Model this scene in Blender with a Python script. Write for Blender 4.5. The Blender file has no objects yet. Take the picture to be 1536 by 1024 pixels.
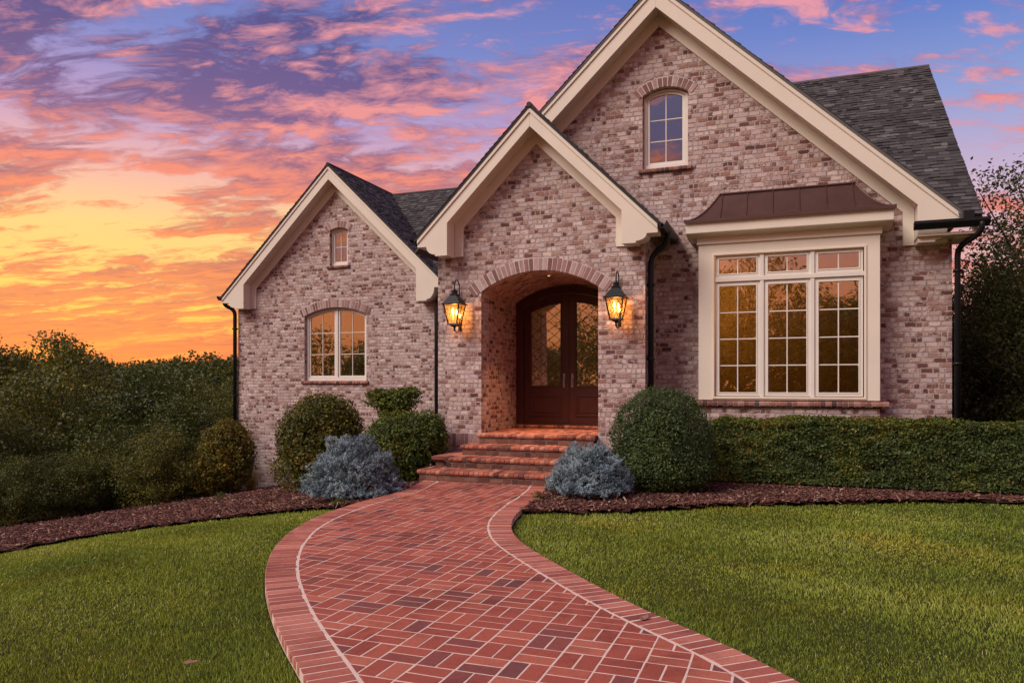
import bpy, math, random
import numpy as np
from mathutils import Vector, Matrix
from mathutils.geometry import tessellate_polygon
R = math.radians
random.seed(7); rng = np.random.default_rng(7)
SC = bpy.context.scene
COL = SC.collection
EYE = 1.47
TH = math.atan(417/1122)

# ------------------------------------------------------------ object helpers
def tag(o, label=None, cat=None, group=None, kind=None):
    if label: o['label'] = label
    if cat: o['category'] = cat
    if group: o['group'] = group
    if kind: o['kind'] = kind
    return o

def empty(name, loc, label, cat, group=None):
    o = bpy.data.objects.new(name, None); COL.objects.link(o); o.location = loc
    o.empty_display_size = .3
    return tag(o, label, cat, group)

def rootloc(p):
    v = Vector((0, 0, 0))
    while p is not None:
        v += p.location; p = p.parent
    return v

class MB:
    """collects geometry in world coordinates, links it as one mesh"""
    def __init__(s): s.v = []; s.f = []; s.r = []
    def add(s, vs, fs, r=None):
        n = len(s.v); s.v += [tuple(v) for v in vs]
        r = random.random() if r is None else r
        for f in fs: s.f.append([i+n for i in f]); s.r.append(r)
    def box(s, x0, x1, y0, y1, z0, z1, r=None):
        s.add([(x0,y0,z0),(x1,y0,z0),(x1,y1,z0),(x0,y1,z0),(x0,y0,z1),(x1,y0,z1),(x1,y1,z1),(x0,y1,z1)],
              [(3,2,1,0),(4,5,6,7),(0,1,5,4),(1,2,6,5),(2,3,7,6),(3,0,4,7)], r)
    def prism(s, loops, y0, y1, r=None, ax='y'):
        """2D loops (outer, holes) in the X-Z plane extruded from y0 (front) to y1; ax='z': loops in X-Y extruded in z"""
        flat = [p for l in loops for p in l]
        tris = tessellate_polygon([[Vector((p[0], p[1], 0)) for p in l] for l in loops])
        n = len(flat)
        if ax == 'y': V = [(p[0], y0, p[1]) for p in flat] + [(p[0], y1, p[1]) for p in flat]
        elif ax == 'x': V = [(y0, p[0], p[1]) for p in flat] + [(y1, p[0], p[1]) for p in flat]
        else: V = [(p[0], p[1], y0) for p in flat] + [(p[0], p[1], y1) for p in flat]
        F = [tuple(t) for t in tris] + [tuple(i+n for i in reversed(t)) for t in tris]
        k = 0
        for l in loops:
            m = len(l)
            for i in range(m):
                a, b = k+i, k+(i+1) % m
                F.append((a, b, b+n, a+n))
            k += m
        s.add(V, F, r)
    def tube(s, pts, rad, seg=10, r=None, caps=True):
        pts = [Vector(p) for p in pts]; n = len(pts); V = []; F = []
        rads = rad if isinstance(rad, (list, tuple)) else [rad]*n
        up = None
        for i, p in enumerate(pts):
            d = (pts[min(i+1, n-1)] - pts[max(i-1, 0)]).normalized()
            if up is None:
                up = Vector((0,0,1)) if abs(d.z) < .9 else Vector((0,1,0))
            a = d.cross(up)
            a = a.normalized() if a.length > 1e-4 else d.orthogonal().normalized()
            b = a.cross(d).normalized(); up = b
            for k in range(seg):
                t = 2*math.pi*k/seg
                V.append(p + (a*math.cos(t) + b*math.sin(t))*rads[i])
        for i in range(n-1):
            for k in range(seg):
                F.append((i*seg+k, i*seg+(k+1) % seg, (i+1)*seg+(k+1) % seg, (i+1)*seg+k))
        if caps:
            F.append(tuple(reversed(range(seg)))); F.append(tuple((n-1)*seg+k for k in range(seg)))
        s.add(V, F, r)
    def frustum(s, cx, cy, z0, z1, w0, w1, seg=4, r=None, rot=math.pi/4):
        V = []
        for z, w in ((z0, w0), (z1, w1)):
            rr = w/2/math.cos(math.pi/seg)
            for k in range(seg):
                t = rot + 2*math.pi*k/seg
                V.append((cx+rr*math.cos(t), cy+rr*math.sin(t), z))
        F = [(k, (k+1) % seg, seg+(k+1) % seg, seg+k) for k in range(seg)]
        F += [tuple(reversed(range(seg))), tuple(range(seg, 2*seg))]
        s.add(V, F, r)
    def build(s, name, mat, parent=None, bevel=0, smooth=False, seg=1):
        me = bpy.data.meshes.new(name)
        off = rootloc(parent)
        me.from_pydata([(v[0]-off.x, v[1]-off.y, v[2]-off.z) for v in s.v], [], s.f)
        at = me.attributes.new('rnd', 'FLOAT', 'FACE'); at.data.foreach_set('value', s.r)
        return finish(me, name, mat, parent, bevel, smooth, seg)

def finish(me, name, mat, parent=None, bevel=0, smooth=False, seg=1, fix=True):
    if fix:
        import bmesh
        bm = bmesh.new(); bm.from_mesh(me); bmesh.ops.recalc_face_normals(bm, faces=bm.faces); bm.to_mesh(me); bm.free()
    me.materials.append(mat)
    if smooth: me.polygons.foreach_set('use_smooth', [True]*len(me.polygons))
    o = bpy.data.objects.new(name, me); COL.objects.link(o)
    if parent is not None: o.parent = parent
    if bevel:
        b = o.modifiers.new('bevel', 'BEVEL'); b.width = bevel; b.segments = seg; b.limit_method = 'ANGLE'; b.angle_limit = R(40)
    return o

def npmesh(name, V, loops, counts, rnd, mat, parent=None, smooth=False):
    """fast mesh from numpy arrays"""
    me = bpy.data.meshes.new(name)
    V = np.asarray(V, dtype=np.float32)
    off = rootloc(parent); V = V - np.array([off.x, off.y, off.z], dtype=np.float32)
    me.vertices.add(len(V)); me.vertices.foreach_set('co', V.ravel())
    me.loops.add(len(loops)); me.loops.foreach_set('vertex_index', np.asarray(loops, dtype=np.int32))
    st = np.concatenate([[0], np.cumsum(counts)[:-1]]).astype(np.int32)
    me.polygons.add(len(counts)); me.polygons.foreach_set('loop_start', st)
    try: me.polygons.foreach_set('loop_total', np.asarray(counts, dtype=np.int32))
    except Exception: pass
    at = me.attributes.new('rnd', 'FLOAT', 'FACE'); at.data.foreach_set('value', np.asarray(rnd, dtype=np.float32))
    me.update(calc_edges=True); me.validate()
    return finish(me, name, mat, parent, smooth=smooth, fix=False)

# ------------------------------------------------------------ node helpers
def lin(c):
    return tuple(((x/255)/12.92 if x/255 <= .04045 else ((x/255+.055)/1.055)**2.4) for x in c)
def newmat(name):
    m = bpy.data.materials.new(name); m.use_nodes = True
    nt = m.node_tree; nt.nodes.clear()
    out = nt.nodes.new('ShaderNodeOutputMaterial')
    return m, nt, out
class NT:
    def __init__(s, nt): s.nt = nt
    def put(s, sock, v):
        if v is None: return
        if hasattr(v, 'links') or isinstance(v, bpy.types.NodeSocket): s.nt.links.new(v, sock)
        else:
            if isinstance(v, (tuple, list)) and len(v) == 3 and sock.type == 'RGBA': v = (*v, 1)
            sock.default_value = v
    def m(s, op, a, b=None, c=None, clamp=False):
        n = s.nt.nodes.new('ShaderNodeMath'); n.operation = op; n.use_clamp = clamp
        for i, v in enumerate((a, b, c)): s.put(n.inputs[i], v)
        return n.outputs[0]
    def vm(s, op, a, b=None, out=0):
        n = s.nt.nodes.new('ShaderNodeVectorMath'); n.operation = op
        s.put(n.inputs[0], a); s.put(n.inputs[1], b); return n.outputs[out]
    def node(s, t, **kw):
        n = s.nt.nodes.new(t)
        for k, v in kw.items(): setattr(n, k, v)
        return n
    def sep(s, v):
        n = s.nt.nodes.new('ShaderNodeSeparateXYZ'); s.put(n.inputs[0], v); return n.outputs
    def comb(s, x, y, z=0.0):
        n = s.nt.nodes.new('ShaderNodeCombineXYZ')
        for i, v in enumerate((x, y, z)): s.put(n.inputs[i], v)
        return n.outputs[0]
    def noise(s, vec, scale, detail=4, rough=.55, dist=0, out='Fac'):
        n = s.nt.nodes.new('ShaderNodeTexNoise'); s.put(n.inputs['Vector'], vec)
        n.inputs['Scale'].default_value = scale; n.inputs['Detail'].default_value = detail
        n.inputs['Roughness'].default_value = rough; n.inputs['Distortion'].default_value = dist
        return n.outputs[out]
    def white(s, vec):
        n = s.nt.nodes.new('ShaderNodeTexWhiteNoise'); s.put(n.inputs['Vector'], vec); return n.outputs['Value']
    def ramp(s, fac, stops, interp='LINEAR'):
        n = s.nt.nodes.new('ShaderNodeValToRGB'); s.put(n.inputs[0], fac); cr = n.color_ramp; cr.interpolation = interp
        while len(cr.elements) < len(stops): cr.elements.new(.5)
        for e, (p, c) in zip(cr.elements, stops): e.position = p; e.color = (*c, 1)
        return n.outputs[0]
    def mix(s, fac, a, b, mode='MIX'):
        n = s.nt.nodes.new('ShaderNodeMix'); n.data_type = 'RGBA'; n.blend_type = mode
        s.put(n.inputs[0], fac); s.put(n.inputs[6], a); s.put(n.inputs[7], b); return n.outputs[2]
    def smooth(s, v, a, b):
        n = s.nt.nodes.new('ShaderNodeMapRange'); n.interpolation_type = 'SMOOTHSTEP'
        s.put(n.inputs[0], v); n.inputs[1].default_value = a; n.inputs[2].default_value = b
        n.inputs[3].default_value = 0; n.inputs[4].default_value = 1
        return n.outputs[0]
    def bump(s, h, strength=.5, dist=.01):
        n = s.nt.nodes.new('ShaderNodeBump'); s.put(n.inputs['Height'], h)
        n.inputs['Strength'].default_value = strength; n.inputs['Distance'].default_value = dist
        return n.outputs[0]
    def bsdf(s, out, color, rough=.7, normal=None, spec=.3, metal=0, **kw):
        n = s.nt.nodes.new('ShaderNodeBsdfPrincipled')
        s.put(n.inputs['Base Color'], color); s.put(n.inputs['Roughness'], rough)
        n.inputs['Specular IOR Level'].default_value = spec; n.inputs['Metallic'].default_value = metal
        if normal is not None: s.put(n.inputs['Normal'], normal)
        for k, v in kw.items(): s.put(n.inputs[k], v)
        if out is not None: s.nt.links.new(n.outputs[0], out.inputs[0])
        return n.outputs[0]
    def obj(s): return s.node('ShaderNodeTexCoord').outputs['Object']
    def pos(s): return s.node('ShaderNodeNewGeometry').outputs['Position']
    def nrm(s): return s.node('ShaderNodeNewGeometry').outputs['True Normal']
    def rnd(s):
        n = s.node('ShaderNodeAttribute'); n.attribute_name = 'rnd'; return n.outputs['Fac']

WASH = [(0, (.12,.052,.046)), (.14, (.20,.085,.07)), (.28, (.29,.145,.12)), (.42, (.44,.28,.245)), (.56, (.54,.40,.39)), (.74, (.58,.455,.445)), (.88, (.54,.40,.33)), (.95, (.36,.19,.145))]
REDB = [(0, (.10,.052,.05)), (.14, (.20,.085,.07)), (.4, (.29,.12,.09)), (.7, (.37,.16,.11)), (.9, (.42,.22,.17))]

def brick_wall_mat(name, stops, wash, mortar, bw=.168, bh=.079):
    m, nt, out = newmat(name); q = NT(nt)
    p = q.pos(); px, py, pz = q.sep(p); nx, ny, nz = q.sep(q.nrm())
    side = q.m('GREATER_THAN', q.m('ABSOLUTE', nx), .7)
    u = q.m('ADD', q.m('MULTIPLY', px, q.m('SUBTRACT', 1.0, side)), q.m('MULTIPLY', py, side))
    dn = q.noise(p, 11, 4, .65, out='Color'); dx, dy, dz = q.sep(dn)
    u = q.m('ADD', u, q.m('MULTIPLY', q.m('SUBTRACT', dx, .5), .05))
    lie = q.m('GREATER_THAN', q.m('ABSOLUTE', nz), .6)
    pv_ = q.m('ADD', q.m('MULTIPLY', pz, q.m('SUBTRACT', 1.0, lie)), q.m('MULTIPLY', py, lie))
    v = q.m('ADD', pv_, q.m('MULTIPLY', q.m('SUBTRACT', dy, .5), .044))
    vr = q.m('DIVIDE', v, bh); row = q.m('FLOOR', vr); fy = q.m('FRACT', vr)
    ro = q.m('MULTIPLY', q.white(q.comb(row, 3.3)), .35)
    x = q.m('ADD', q.m('ADD', q.m('DIVIDE', u, bw), q.m('MULTIPLY', q.m('MODULO', q.m('ABSOLUTE', row), 2.0), .5)), ro)
    col = q.m('FLOOR', x); fx = q.m('FRACT', x)
    split = q.m('GREATER_THAN', q.white(q.comb(col, row, 9.1)), .55)
    x2 = q.m('MULTIPLY', x, 2.0); fx2 = q.m('FRACT', x2)
    d1 = q.m('MULTIPLY', q.m('MINIMUM', fx, q.m('SUBTRACT', 1.0, fx)), bw)
    d2 = q.m('MULTIPLY', q.m('MINIMUM', fx2, q.m('SUBTRACT', 1.0, fx2)), bw/2)
    ed = q.m('ADD', q.m('MULTIPLY', d1, q.m('SUBTRACT', 1.0, split)), q.m('MULTIPLY', d2, split))
    ey = q.m('MULTIPLY', q.m('MINIMUM', fy, q.m('SUBTRACT', 1.0, fy)), bh)
    e = q.m('MINIMUM', ed, ey)
    fine = q.noise(q.vm('MULTIPLY', p, (1, 1, 1.7)), 34, 5, .68)
    e = q.m('ADD', e, q.m('MULTIPLY', q.m('SUBTRACT', fine, .5), .040))
    mask = q.smooth(e, .003, .015)                                   # 1 on the brick face
    idn = q.white(q.comb(q.m('ADD', col, q.m('MULTIPLY', split, q.m('MULTIPLY', q.m('FLOOR', fx2), .0))), row,
                         q.m('MULTIPLY', split, q.m('GREATER_THAN', fx, .5))))
    c = q.ramp(idn, stops)
    c = q.mix(q.m('MULTIPLY', q.m('SUBTRACT', q.noise(p, 35, 5, .7), .35), .55, clamp=True), c, q.mix(1.0, c, (.35,.3,.3), 'MULTIPLY'))
    # lime wash smeared over the faces, uneven from brick to brick and in patches
    w1 = q.noise(q.vm('MULTIPLY', p, (1, 1, 2.2)), 17, 7, .74, .6); w2 = q.noise(p, .9, 3, .5); w3 = q.white(q.comb(row, col, 5.7))
    ww = q.m('ADD', q.m('ADD', w1, q.m('MULTIPLY', q.m('SUBTRACT', w2, .5), .5)), q.m('MULTIPLY', q.m('SUBTRACT', w3, .5), .35))
    ws = q.m('MULTIPLY', q.smooth(ww, .60-wash*.4, .74-wash*.3), .88)
    c = q.mix(ws, c, q.mix(q.white(q.comb(row, col, 8.8)), (.76,.61,.565), (.54,.395,.355)))
    mc = q.mix(q.smooth(q.noise(p, 7, 5, .7), .38, .62), tuple(k*.62 for k in mortar), tuple(k*1.12 for k in mortar))
    c = q.mix(mask, mc, c)
    blot = q.noise(p, .55, 4, .6)
    c = q.mix(q.smooth(blot, .45, .75), c, q.mix(1.0, c, (.86,.80,.80), 'MULTIPLY'))
    h = q.m('ADD', q.m('MULTIPLY', mask, q.m('ADD', .55, q.m('MULTIPLY', idn, .45))), q.m('MULTIPLY', q.noise(p, 110, 4, .65), .35))
    q.bsdf(out, c, .88, q.bump(h, .9, .012), .2)
    return m

def brick_unit_mat(name, stops, wash, lime=(.60,.49,.47)):
    m, nt, out = newmat(name); q = NT(nt); p = q.pos()
    c = q.ramp(q.rnd(), stops)
    n1 = q.noise(p, 30, 7, .75, .5)
    c = q.mix(q.m('MULTIPLY', q.smooth(n1, .48, .75), .5), c, q.mix(1.0, c, (.5,.45,.45), 'MULTIPLY'))
    c = q.mix(q.m('MULTIPLY', q.smooth(q.noise(p, 22, 5, .7, .6), .68-wash*.4, .9-wash*.3), .7), c, lime)
    c = q.mix(q.smooth(q.noise(p, 1.3, 7, .68, .6), .46, .68), c, q.mix(1.0, c, (.62,.58,.60), 'MULTIPLY'))
    q.bsdf(out, c, q.m('SUBTRACT', .9, q.m('MULTIPLY', q.noise(p, 12, 4, .6), .25)), q.bump(q.m('ADD', q.noise(p, 130, 5, .7), q.m('MULTIPLY', q.noise(p, 28, 4, .6), .9)), .8, .007), .18)
    return m

def plain_mat(name, color, rough=.6, var=.12, scale=6, bump=.1, spec=.3, metal=0, fine=60):
    m, nt, out = newmat(name); q = NT(nt); p = q.pos()
    c = q.mix(q.noise(p, scale, 5, .6), tuple(k*(1-var) for k in color), tuple(min(1, k*(1+var)) for k in color))
    q.bsdf(out, c, rough, q.bump(q.noise(p, fine, 4, .6), bump, .004), spec, metal)
    return m

M = {}
M['wall'] = brick_wall_mat('whitewashed_brick', WASH, .30, (.50,.385,.365))
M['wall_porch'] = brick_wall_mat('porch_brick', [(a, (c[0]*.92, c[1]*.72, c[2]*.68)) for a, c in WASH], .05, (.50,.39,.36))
M['riser'] = brick_wall_mat('red_riser_brick', [(a, (c[0]*.62, c[1]*.6, c[2]*.6)) for a, c in REDB], -.6, (.22,.15,.12), .22, .08)
M['unit'] = brick_unit_mat('whitewashed_brick_unit', [(0,(.22,.105,.095)),(.4,(.33,.18,.16)),(.7,(.44,.29,.265)),(1,(.54,.41,.38))], .16)
M['unit_red'] = brick_unit_mat('red_brick_unit', [(a, (min(1,c[0]*1.35), c[1]*1.08, c[2]*.95)) for a, c in REDB], -.2)
M['sillbrick'] = brick_unit_mat('sill_brick', [(a, (c[0]*.95, c[1]*1.0, c[2]*1.05)) for a, c in REDB], .05)
M['paver'] = brick_unit_mat('paver_brick', [(0,(.19,.072,.066)),(.09,(.26,.080,.065)),(.2,(.34,.086,.060)),(.7,(.41,.108,.070)),(1,(.48,.155,.10))], -.1, (.5,.3,.25))
M['mortar'] = plain_mat('wall_mortar', (.60,.51,.49), .95, .2, 20, .6)
M['joint'] = plain_mat('paving_mortar', (.66,.50,.42), .95, .3, 14, .6)
M['trim'] = plain_mat('cream_painted_wood', (.75,.655,.55), .5, .10, 1.7, .2, .35)
M['sash'] = plain_mat('sash_paint', (.74,.67,.60), .45, .08, 3, .08, .35)
M['black'] = plain_mat('black_metal', (.010,.010,.012), .42, .3, 12, .15, .3)
M['copper'] = plain_mat('aged_copper', (.115,.058,.052), .42, .35, 3.5, .2, .5, .55, 25)
M['lead'] = plain_mat('lead_came', (.05,.035,.03), .5, .2)
M['steel'] = plain_mat('brushed_steel', (.4,.37,.36), .3, .1, 9, .05, .5, .9)
M['bark'] = plain_mat('bark', (.075,.055,.042), .95, .35, 9, 1.0, .1)
M['soil'] = plain_mat('bed_soil', (.065,.032,.026), .95, .5, 12, 1.0, .1)

def door_mat():
    m, nt, out = newmat('mahogany'); q = NT(nt); x, y, z = q.sep(q.pos())
    v = q.comb(q.m('MULTIPLY', x, 9.0), y, q.m('MULTIPLY', z, .9))
    n = q.noise(v, 5, 6, .6, 1.2)
    q.bsdf(out, q.ramp(n, [(.25, (.036,.010,.008)), (.75, (.085,.022,.017))]), .32, q.bump(n, .15, .002), .5)
    return m
M['door'] = door_mat()

def shingle_mat():
    m, nt, out = newmat('asphalt_shingle'); q = NT(nt); p = q.pos()
    c = q.ramp(q.rnd(), [(0, (.032,.030,.032)), (.35, (.054,.050,.052)), (.7, (.080,.074,.075)), (1, (.125,.115,.112))])
    g = q.noise(p, 160, 3, .7)
    c = q.mix(q.smooth(g, .4, .7), c, q.mix(1.0, c, (1.5,1.45,1.4), 'MULTIPLY'))
    c = q.mix(q.smooth(q.noise(p, .8, 4, .6), .45, .7), c, q.mix(1.0, c, (.78,.78,.8), 'MULTIPLY'))
    q.bsdf(out, c, .9, q.bump(g, .8, .004), .25)
    return m
M['shingle'] = shingle_mat()

def glass_mat(name='window_glass', base=.34):
    m, nt, out = newmat(name); q = NT(nt)
    gl = q.node('ShaderNodeBsdfGlossy'); gl.inputs['Roughness'].default_value = .015
    wob = q.bump(q.noise(q.pos(), 1.6, 2, .5), .035, .05); nt.links.new(wob, gl.inputs['Normal'])
    tr = q.node('ShaderNodeBsdfTransparent'); tr.inputs[0].default_value = (.93,.93,.90,1)
    fr = q.node('ShaderNodeFresnel'); fr.inputs[0].default_value = 1.5
    fac = q.m('ADD', q.m('MULTIPLY', fr.outputs[0], 1.5), base, clamp=True)
    mx = q.node('ShaderNodeMixShader'); nt.links.new(fac, mx.inputs[0]); nt.links.new(tr.outputs[0], mx.inputs[1]); nt.links.new(gl.outputs[0], mx.inputs[2])
    nt.links.new(mx.outputs[0], out.inputs[0]); return m
M['glass'] = glass_mat()
M['lampglass'] = glass_mat('lantern_glass', .0)

def glow_wall_mat(name, col, e):
    """wall surface whose streaky emission stands in for indoor lamplight"""
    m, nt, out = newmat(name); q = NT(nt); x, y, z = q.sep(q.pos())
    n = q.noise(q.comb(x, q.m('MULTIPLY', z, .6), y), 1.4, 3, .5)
    glow_streaks = q.noise(q.comb(q.m('MULTIPLY', x, 7.0), q.m('MULTIPLY', z, .35)), 1.5, 2, .5)
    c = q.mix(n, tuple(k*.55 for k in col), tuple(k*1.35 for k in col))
    c = q.mix(q.m('MULTIPLY', glow_streaks, .35), c, (.02,.012,.006))
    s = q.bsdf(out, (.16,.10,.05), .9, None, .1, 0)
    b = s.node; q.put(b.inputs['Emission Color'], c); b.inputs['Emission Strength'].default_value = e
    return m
def blind_mat(name, col, tcol):
    m, nt, out = newmat(name); q = NT(nt); x, y, z = q.sep(q.pos())
    f = q.noise(q.comb(q.m('MULTIPLY', x, 9.0), q.m('MULTIPLY', z, .4)), 1.5, 3, .5)
    df = q.node('ShaderNodeBsdfDiffuse'); df.inputs[0].default_value = (*col, 1)
    tl = q.node('ShaderNodeBsdfTranslucent'); q.put(tl.inputs[0], q.mix(f, tcol, tuple(k*.7 for k in tcol)))
    mx = q.node('ShaderNodeMixShader'); mx.inputs[0].default_value = .7
    nt.links.new(df.outputs[0], mx.inputs[1]); nt.links.new(tl.outputs[0], mx.inputs[2]); nt.links.new(mx.outputs[0], out.inputs[0]); return m
M['shade'] = blind_mat('linen_window_shade', (.08,.055,.035), (.62,.40,.15))
M['shade_dim'] = blind_mat('unlit_window_shade', (.16,.15,.16), (.07,.06,.06))
M['foyer'] = glow_wall_mat('glowing_foyer_wall', lin((110,70,30)), .45)  # foyer walls and window recesses emit the amber lamplight themselves

def emit_mat(name, col, e):
    m, nt, out = newmat(name); n = nt.nodes.new('ShaderNodeEmission')
    n.inputs[0].default_value = (*col, 1); n.inputs[1].default_value = e
    nt.links.new(n.outputs[0], out.inputs[0]); return m
M['bulb'] = emit_mat('glowing_bulb', (1,.66,.28), 9)
M['disc'] = emit_mat('downlight_disc', (1,.6,.28), 1.2)
def frost_mat():
    m, nt, out = newmat('amber_seeded_glass'); q = NT(nt)
    tr = q.node('ShaderNodeBsdfTransparent'); tr.inputs[0].default_value = (1,.80,.48,1)
    tl = q.node('ShaderNodeBsdfTranslucent'); tl.inputs[0].default_value = (1,.75,.38,1)
    gl = q.node('ShaderNodeBsdfGlossy'); gl.inputs['Roughness'].default_value = .08
    m1 = q.node('ShaderNodeMixShader'); m1.inputs[0].default_value = .10
    nt.links.new(tr.outputs[0], m1.inputs[1]); nt.links.new(tl.outputs[0], m1.inputs[2])
    m2 = q.node('ShaderNodeMixShader'); m2.inputs[0].default_value = .06
    nt.links.new(m1.outputs[0], m2.inputs[1]); nt.links.new(gl.outputs[0], m2.inputs[2])
    nt.links.new(m2.outputs[0], out.inputs[0]); return m
M['amber'] = frost_mat()

def leaf_mat(name, stops, trans=.25, rough=.5, patch=.5, pcol=(1.5,1.25,.7)):
    m, nt, out = newmat(name); q = NT(nt); p = q.pos()
    c = q.ramp(q.rnd(), stops)
    c = q.mix(q.m('MULTIPLY', q.smooth(q.noise(p, patch, 3, .6), .45, .65), .75), c, q.mix(1.0, c, pcol, 'MULTIPLY'))
    oi = q.node('ShaderNodeObjectInfo').outputs['Random']
    c = q.mix(1.0, c, q.mix(oi, (.68,.74,.72), (1.25,1.12,.95)), 'MULTIPLY') if name in ('woodland_leaf', 'tree_leaf') else c
    s = q.bsdf(None, c, rough, None, .25)
    tl = q.node('ShaderNodeBsdfTranslucent'); nt.links.new(q.mix(1.0, c, (1.2,1.25,.6), 'MULTIPLY'), tl.inputs[0])
    mx = q.node('ShaderNodeMixShader'); mx.inputs[0].default_value = trans
    nt.links.new(s, mx.inputs[1]); nt.links.new(tl.outputs[0], mx.inputs[2]); nt.links.new(mx.outputs[0], out.inputs[0])
    return m
M['leaf_wood'] = leaf_mat('woodland_leaf', [(0,(.040,.056,.020)),(.5,(.095,.115,.034)),(.85,(.165,.175,.046)),(1,(.235,.19,.05))], patch=.35)
M['leaf_tree'] = leaf_mat('tree_leaf', [(0,(0.052,0.072,0.029)),(.5,(0.111,0.130,0.046)),(1,(0.182,0.182,0.065))], patch=.5)
M['leaf_hedge'] = leaf_mat('hedge_leaf', [(0,(0.032,0.049,0.014)),(.4,(0.065,0.095,0.026)),(.8,(0.123,0.161,0.041)),(.97,(0.189,0.200,0.051)),(1,(0.290,0.169,0.043))], patch=1.6)
M['leaf_ball'] = leaf_mat('boxwood_leaf', [(0,(0.038,0.060,0.024)),(.5,(0.074,0.111,0.041)),(1,(0.135,0.177,0.061))], patch=1.5, pcol=(1.2,1.15,.9))
M['leaf_bronze'] = leaf_mat('laurel_leaf', [(0,(0.046,0.055,0.013)),(.5,(0.111,0.114,0.026)),(.85,(0.195,0.163,0.034)),(1,(0.286,0.182,0.039))], patch=2.2)
M['leaf_fresh'] = leaf_mat('fresh_leaf', [(0,(0.047,0.070,0.019)),(.5,(0.101,0.135,0.032)),(1,(0.176,0.209,0.047))], patch=2.2)
M['leaf_yellow'] = leaf_mat('yellowing_leaf', [(0,(0.062,0.069,0.018)),(.5,(0.150,0.131,0.027)),(1,(0.300,0.213,0.037))], patch=2)
M['spruce'] = leaf_mat('blue_spruce_needle', [(0,(0.132,0.179,0.200)),(.5,(0.291,0.379,0.420)),(1,(0.503,0.606,0.647))], .08, .6, 3, (.85,.9,1.0))
M['grassblade'] = leaf_mat('grass_blade', [(0,(.12,.165,.025)),(.4,(.24,.31,.040)),(.8,(.36,.42,.060)),(.96,(.48,.49,.12)),(1,(.60,.54,.24))], .3, .55, .7, (1.3,1.05,.9))
M['dry'] = leaf_mat('dry_grass', [(0,(.22,.19,.09)),(1,(.4,.34,.2))], .2)

def chip_mat():
    m, nt, out = newmat('bark_chip'); q = NT(nt); p = q.pos()
    c = q.ramp(q.rnd(), [(0,(.040,.017,.014)),(.45,(.11,.043,.034)),(.8,(.19,.080,.060)),(.95,(.30,.17,.12)),(1,(.48,.36,.27))])
    q.bsdf(out, c, .9, q.bump(q.noise(p, 90, 4), .6, .004), .15); return m
M['chip'] = chip_mat()

def ground_mat():
    m, nt, out = newmat('turf_soil'); q = NT(nt); p = q.pos()
    c = q.ramp(q.noise(p, 3.5, 6, .7), [(.3,(.045,.055,.014)),(.55,(.08,.095,.02)),(.8,(.11,.12,.03))])
    c = q.mix(q.smooth(q.noise(p, 30, 4, .7), .35, .7), c, q.mix(1.0, c, (.55,.5,.45), 'MULTIPLY'))
    q.bsdf(out, c, .95, q.bump(q.noise(p, 45, 5, .7), 1.0, .03), .1); return m
M['ground'] = ground_mat()
M['forestfloor'] = plain_mat('forest_floor', (.03,.028,.016), .95, .5, 3, .8, .1)

# ------------------------------------------------------------ terrain
def gz(x, y):
    x = np.asarray(x, dtype=float)
    d = -x-5.2; s = .5*(d+np.sqrt(d*d+.36))
    d2 = -x-24; s2 = .5*(d2+np.sqrt(d2*d2+9))
    z = -.15*s - .12*s2
    z = np.where(z < -9, -9-.0*z, z)
    y = np.asarray(y, dtype=float)
    d3 = y-24; s3 = .5*(d3+np.sqrt(d3*d3+16))
    return np.maximum(z-.10*s3, -10.0)
def g1(x, y): return float(gz(x, y))

def axis(parts):
    a = []
    for lo, hi, st in parts: a += list(np.arange(lo, hi, st))
    return np.array(a + [parts[-1][1]])
xs = axis([(-600,-100,50),(-100,-30,7),(-30,-14,1.0),(-14,10,.3),(10,30,2),(30,100,14),(100,600,50)])
ys = axis([(-300,-30,30),(-30,-4,2),(-4,20,.4),(20,40,2),(40,120,10),(120,900,60)])
X, Y = np.meshgrid(xs, ys, indexing='ij'); Z = gz(X, Y)-.035
nX, nY = X.shape
V = np.stack([X.ravel(), Y.ravel(), Z.ravel()], 1)
ii, jj = np.meshgrid(np.arange(nX-1), np.arange(nY-1), indexing='ij'); a = (ii*nY+jj).ravel()
loops = np.stack([a, a+nY, a+nY+1, a+1], 1).ravel()
tag(npmesh('ground', V, loops, np.full(len(a), 4), np.zeros(len(a)), M['ground'], smooth=True), kind='structure')

def inpoly(px, py, poly):
    c = np.zeros(px.shape, bool); n = len(poly)
    for i in range(n):
        x1, y1 = poly[i]; x2, y2 = poly[(i+1) % n]
        k = (y1 > py) != (y2 > py)
        with np.errstate(divide='ignore', invalid='ignore'):
            c ^= k & (px < (x2-x1)*(py-y1)/(y2-y1+1e-12)+x1)
    return c

def chaikin(P, n=2):
    for _ in range(n):
        Q = [P[0]]
        for a, b in zip(P[:-1], P[1:]):
            Q += [(a[0]*.75+b[0]*.25, a[1]*.75+b[1]*.25), (a[0]*.25+b[0]*.75, a[1]*.25+b[1]*.75)]
        P = Q+[P[-1]]
    return P
# path edges (metres, from the steps towards the viewer)
PL = chaikin([(-5.33,10.40),(-5.16,9.7),(-5.06,9.13),(-5.12,8.22),(-5.02,7.22),(-4.80,6.44),(-4.48,5.76),(-4.13,5.19),(-3.72,4.64),(-3.30,4.16),(-2.84,3.68),(-2.3,3.18),(-1.6,2.5),(-.9,1.6),(-.4,.3),(-.1,-1.5),(-.1,-6)])
PR = chaikin([(-3.45,10.85),(-3.24,10.1),(-3.10,9.21),(-3.02,8.46),(-2.88,7.75),(-2.68,7.17),(-2.38,6.62),(-1.96,6.10),(-1.43,5.48),(-.92,4.93),(-.5,4.55),(-.17,4.24),(.35,3.6),(.95,2.7),(1.5,1.4),(1.9,-.4),(2.0,-2.0),(2.0,-6)])
PATH = PL + PR[::-1]

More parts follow.
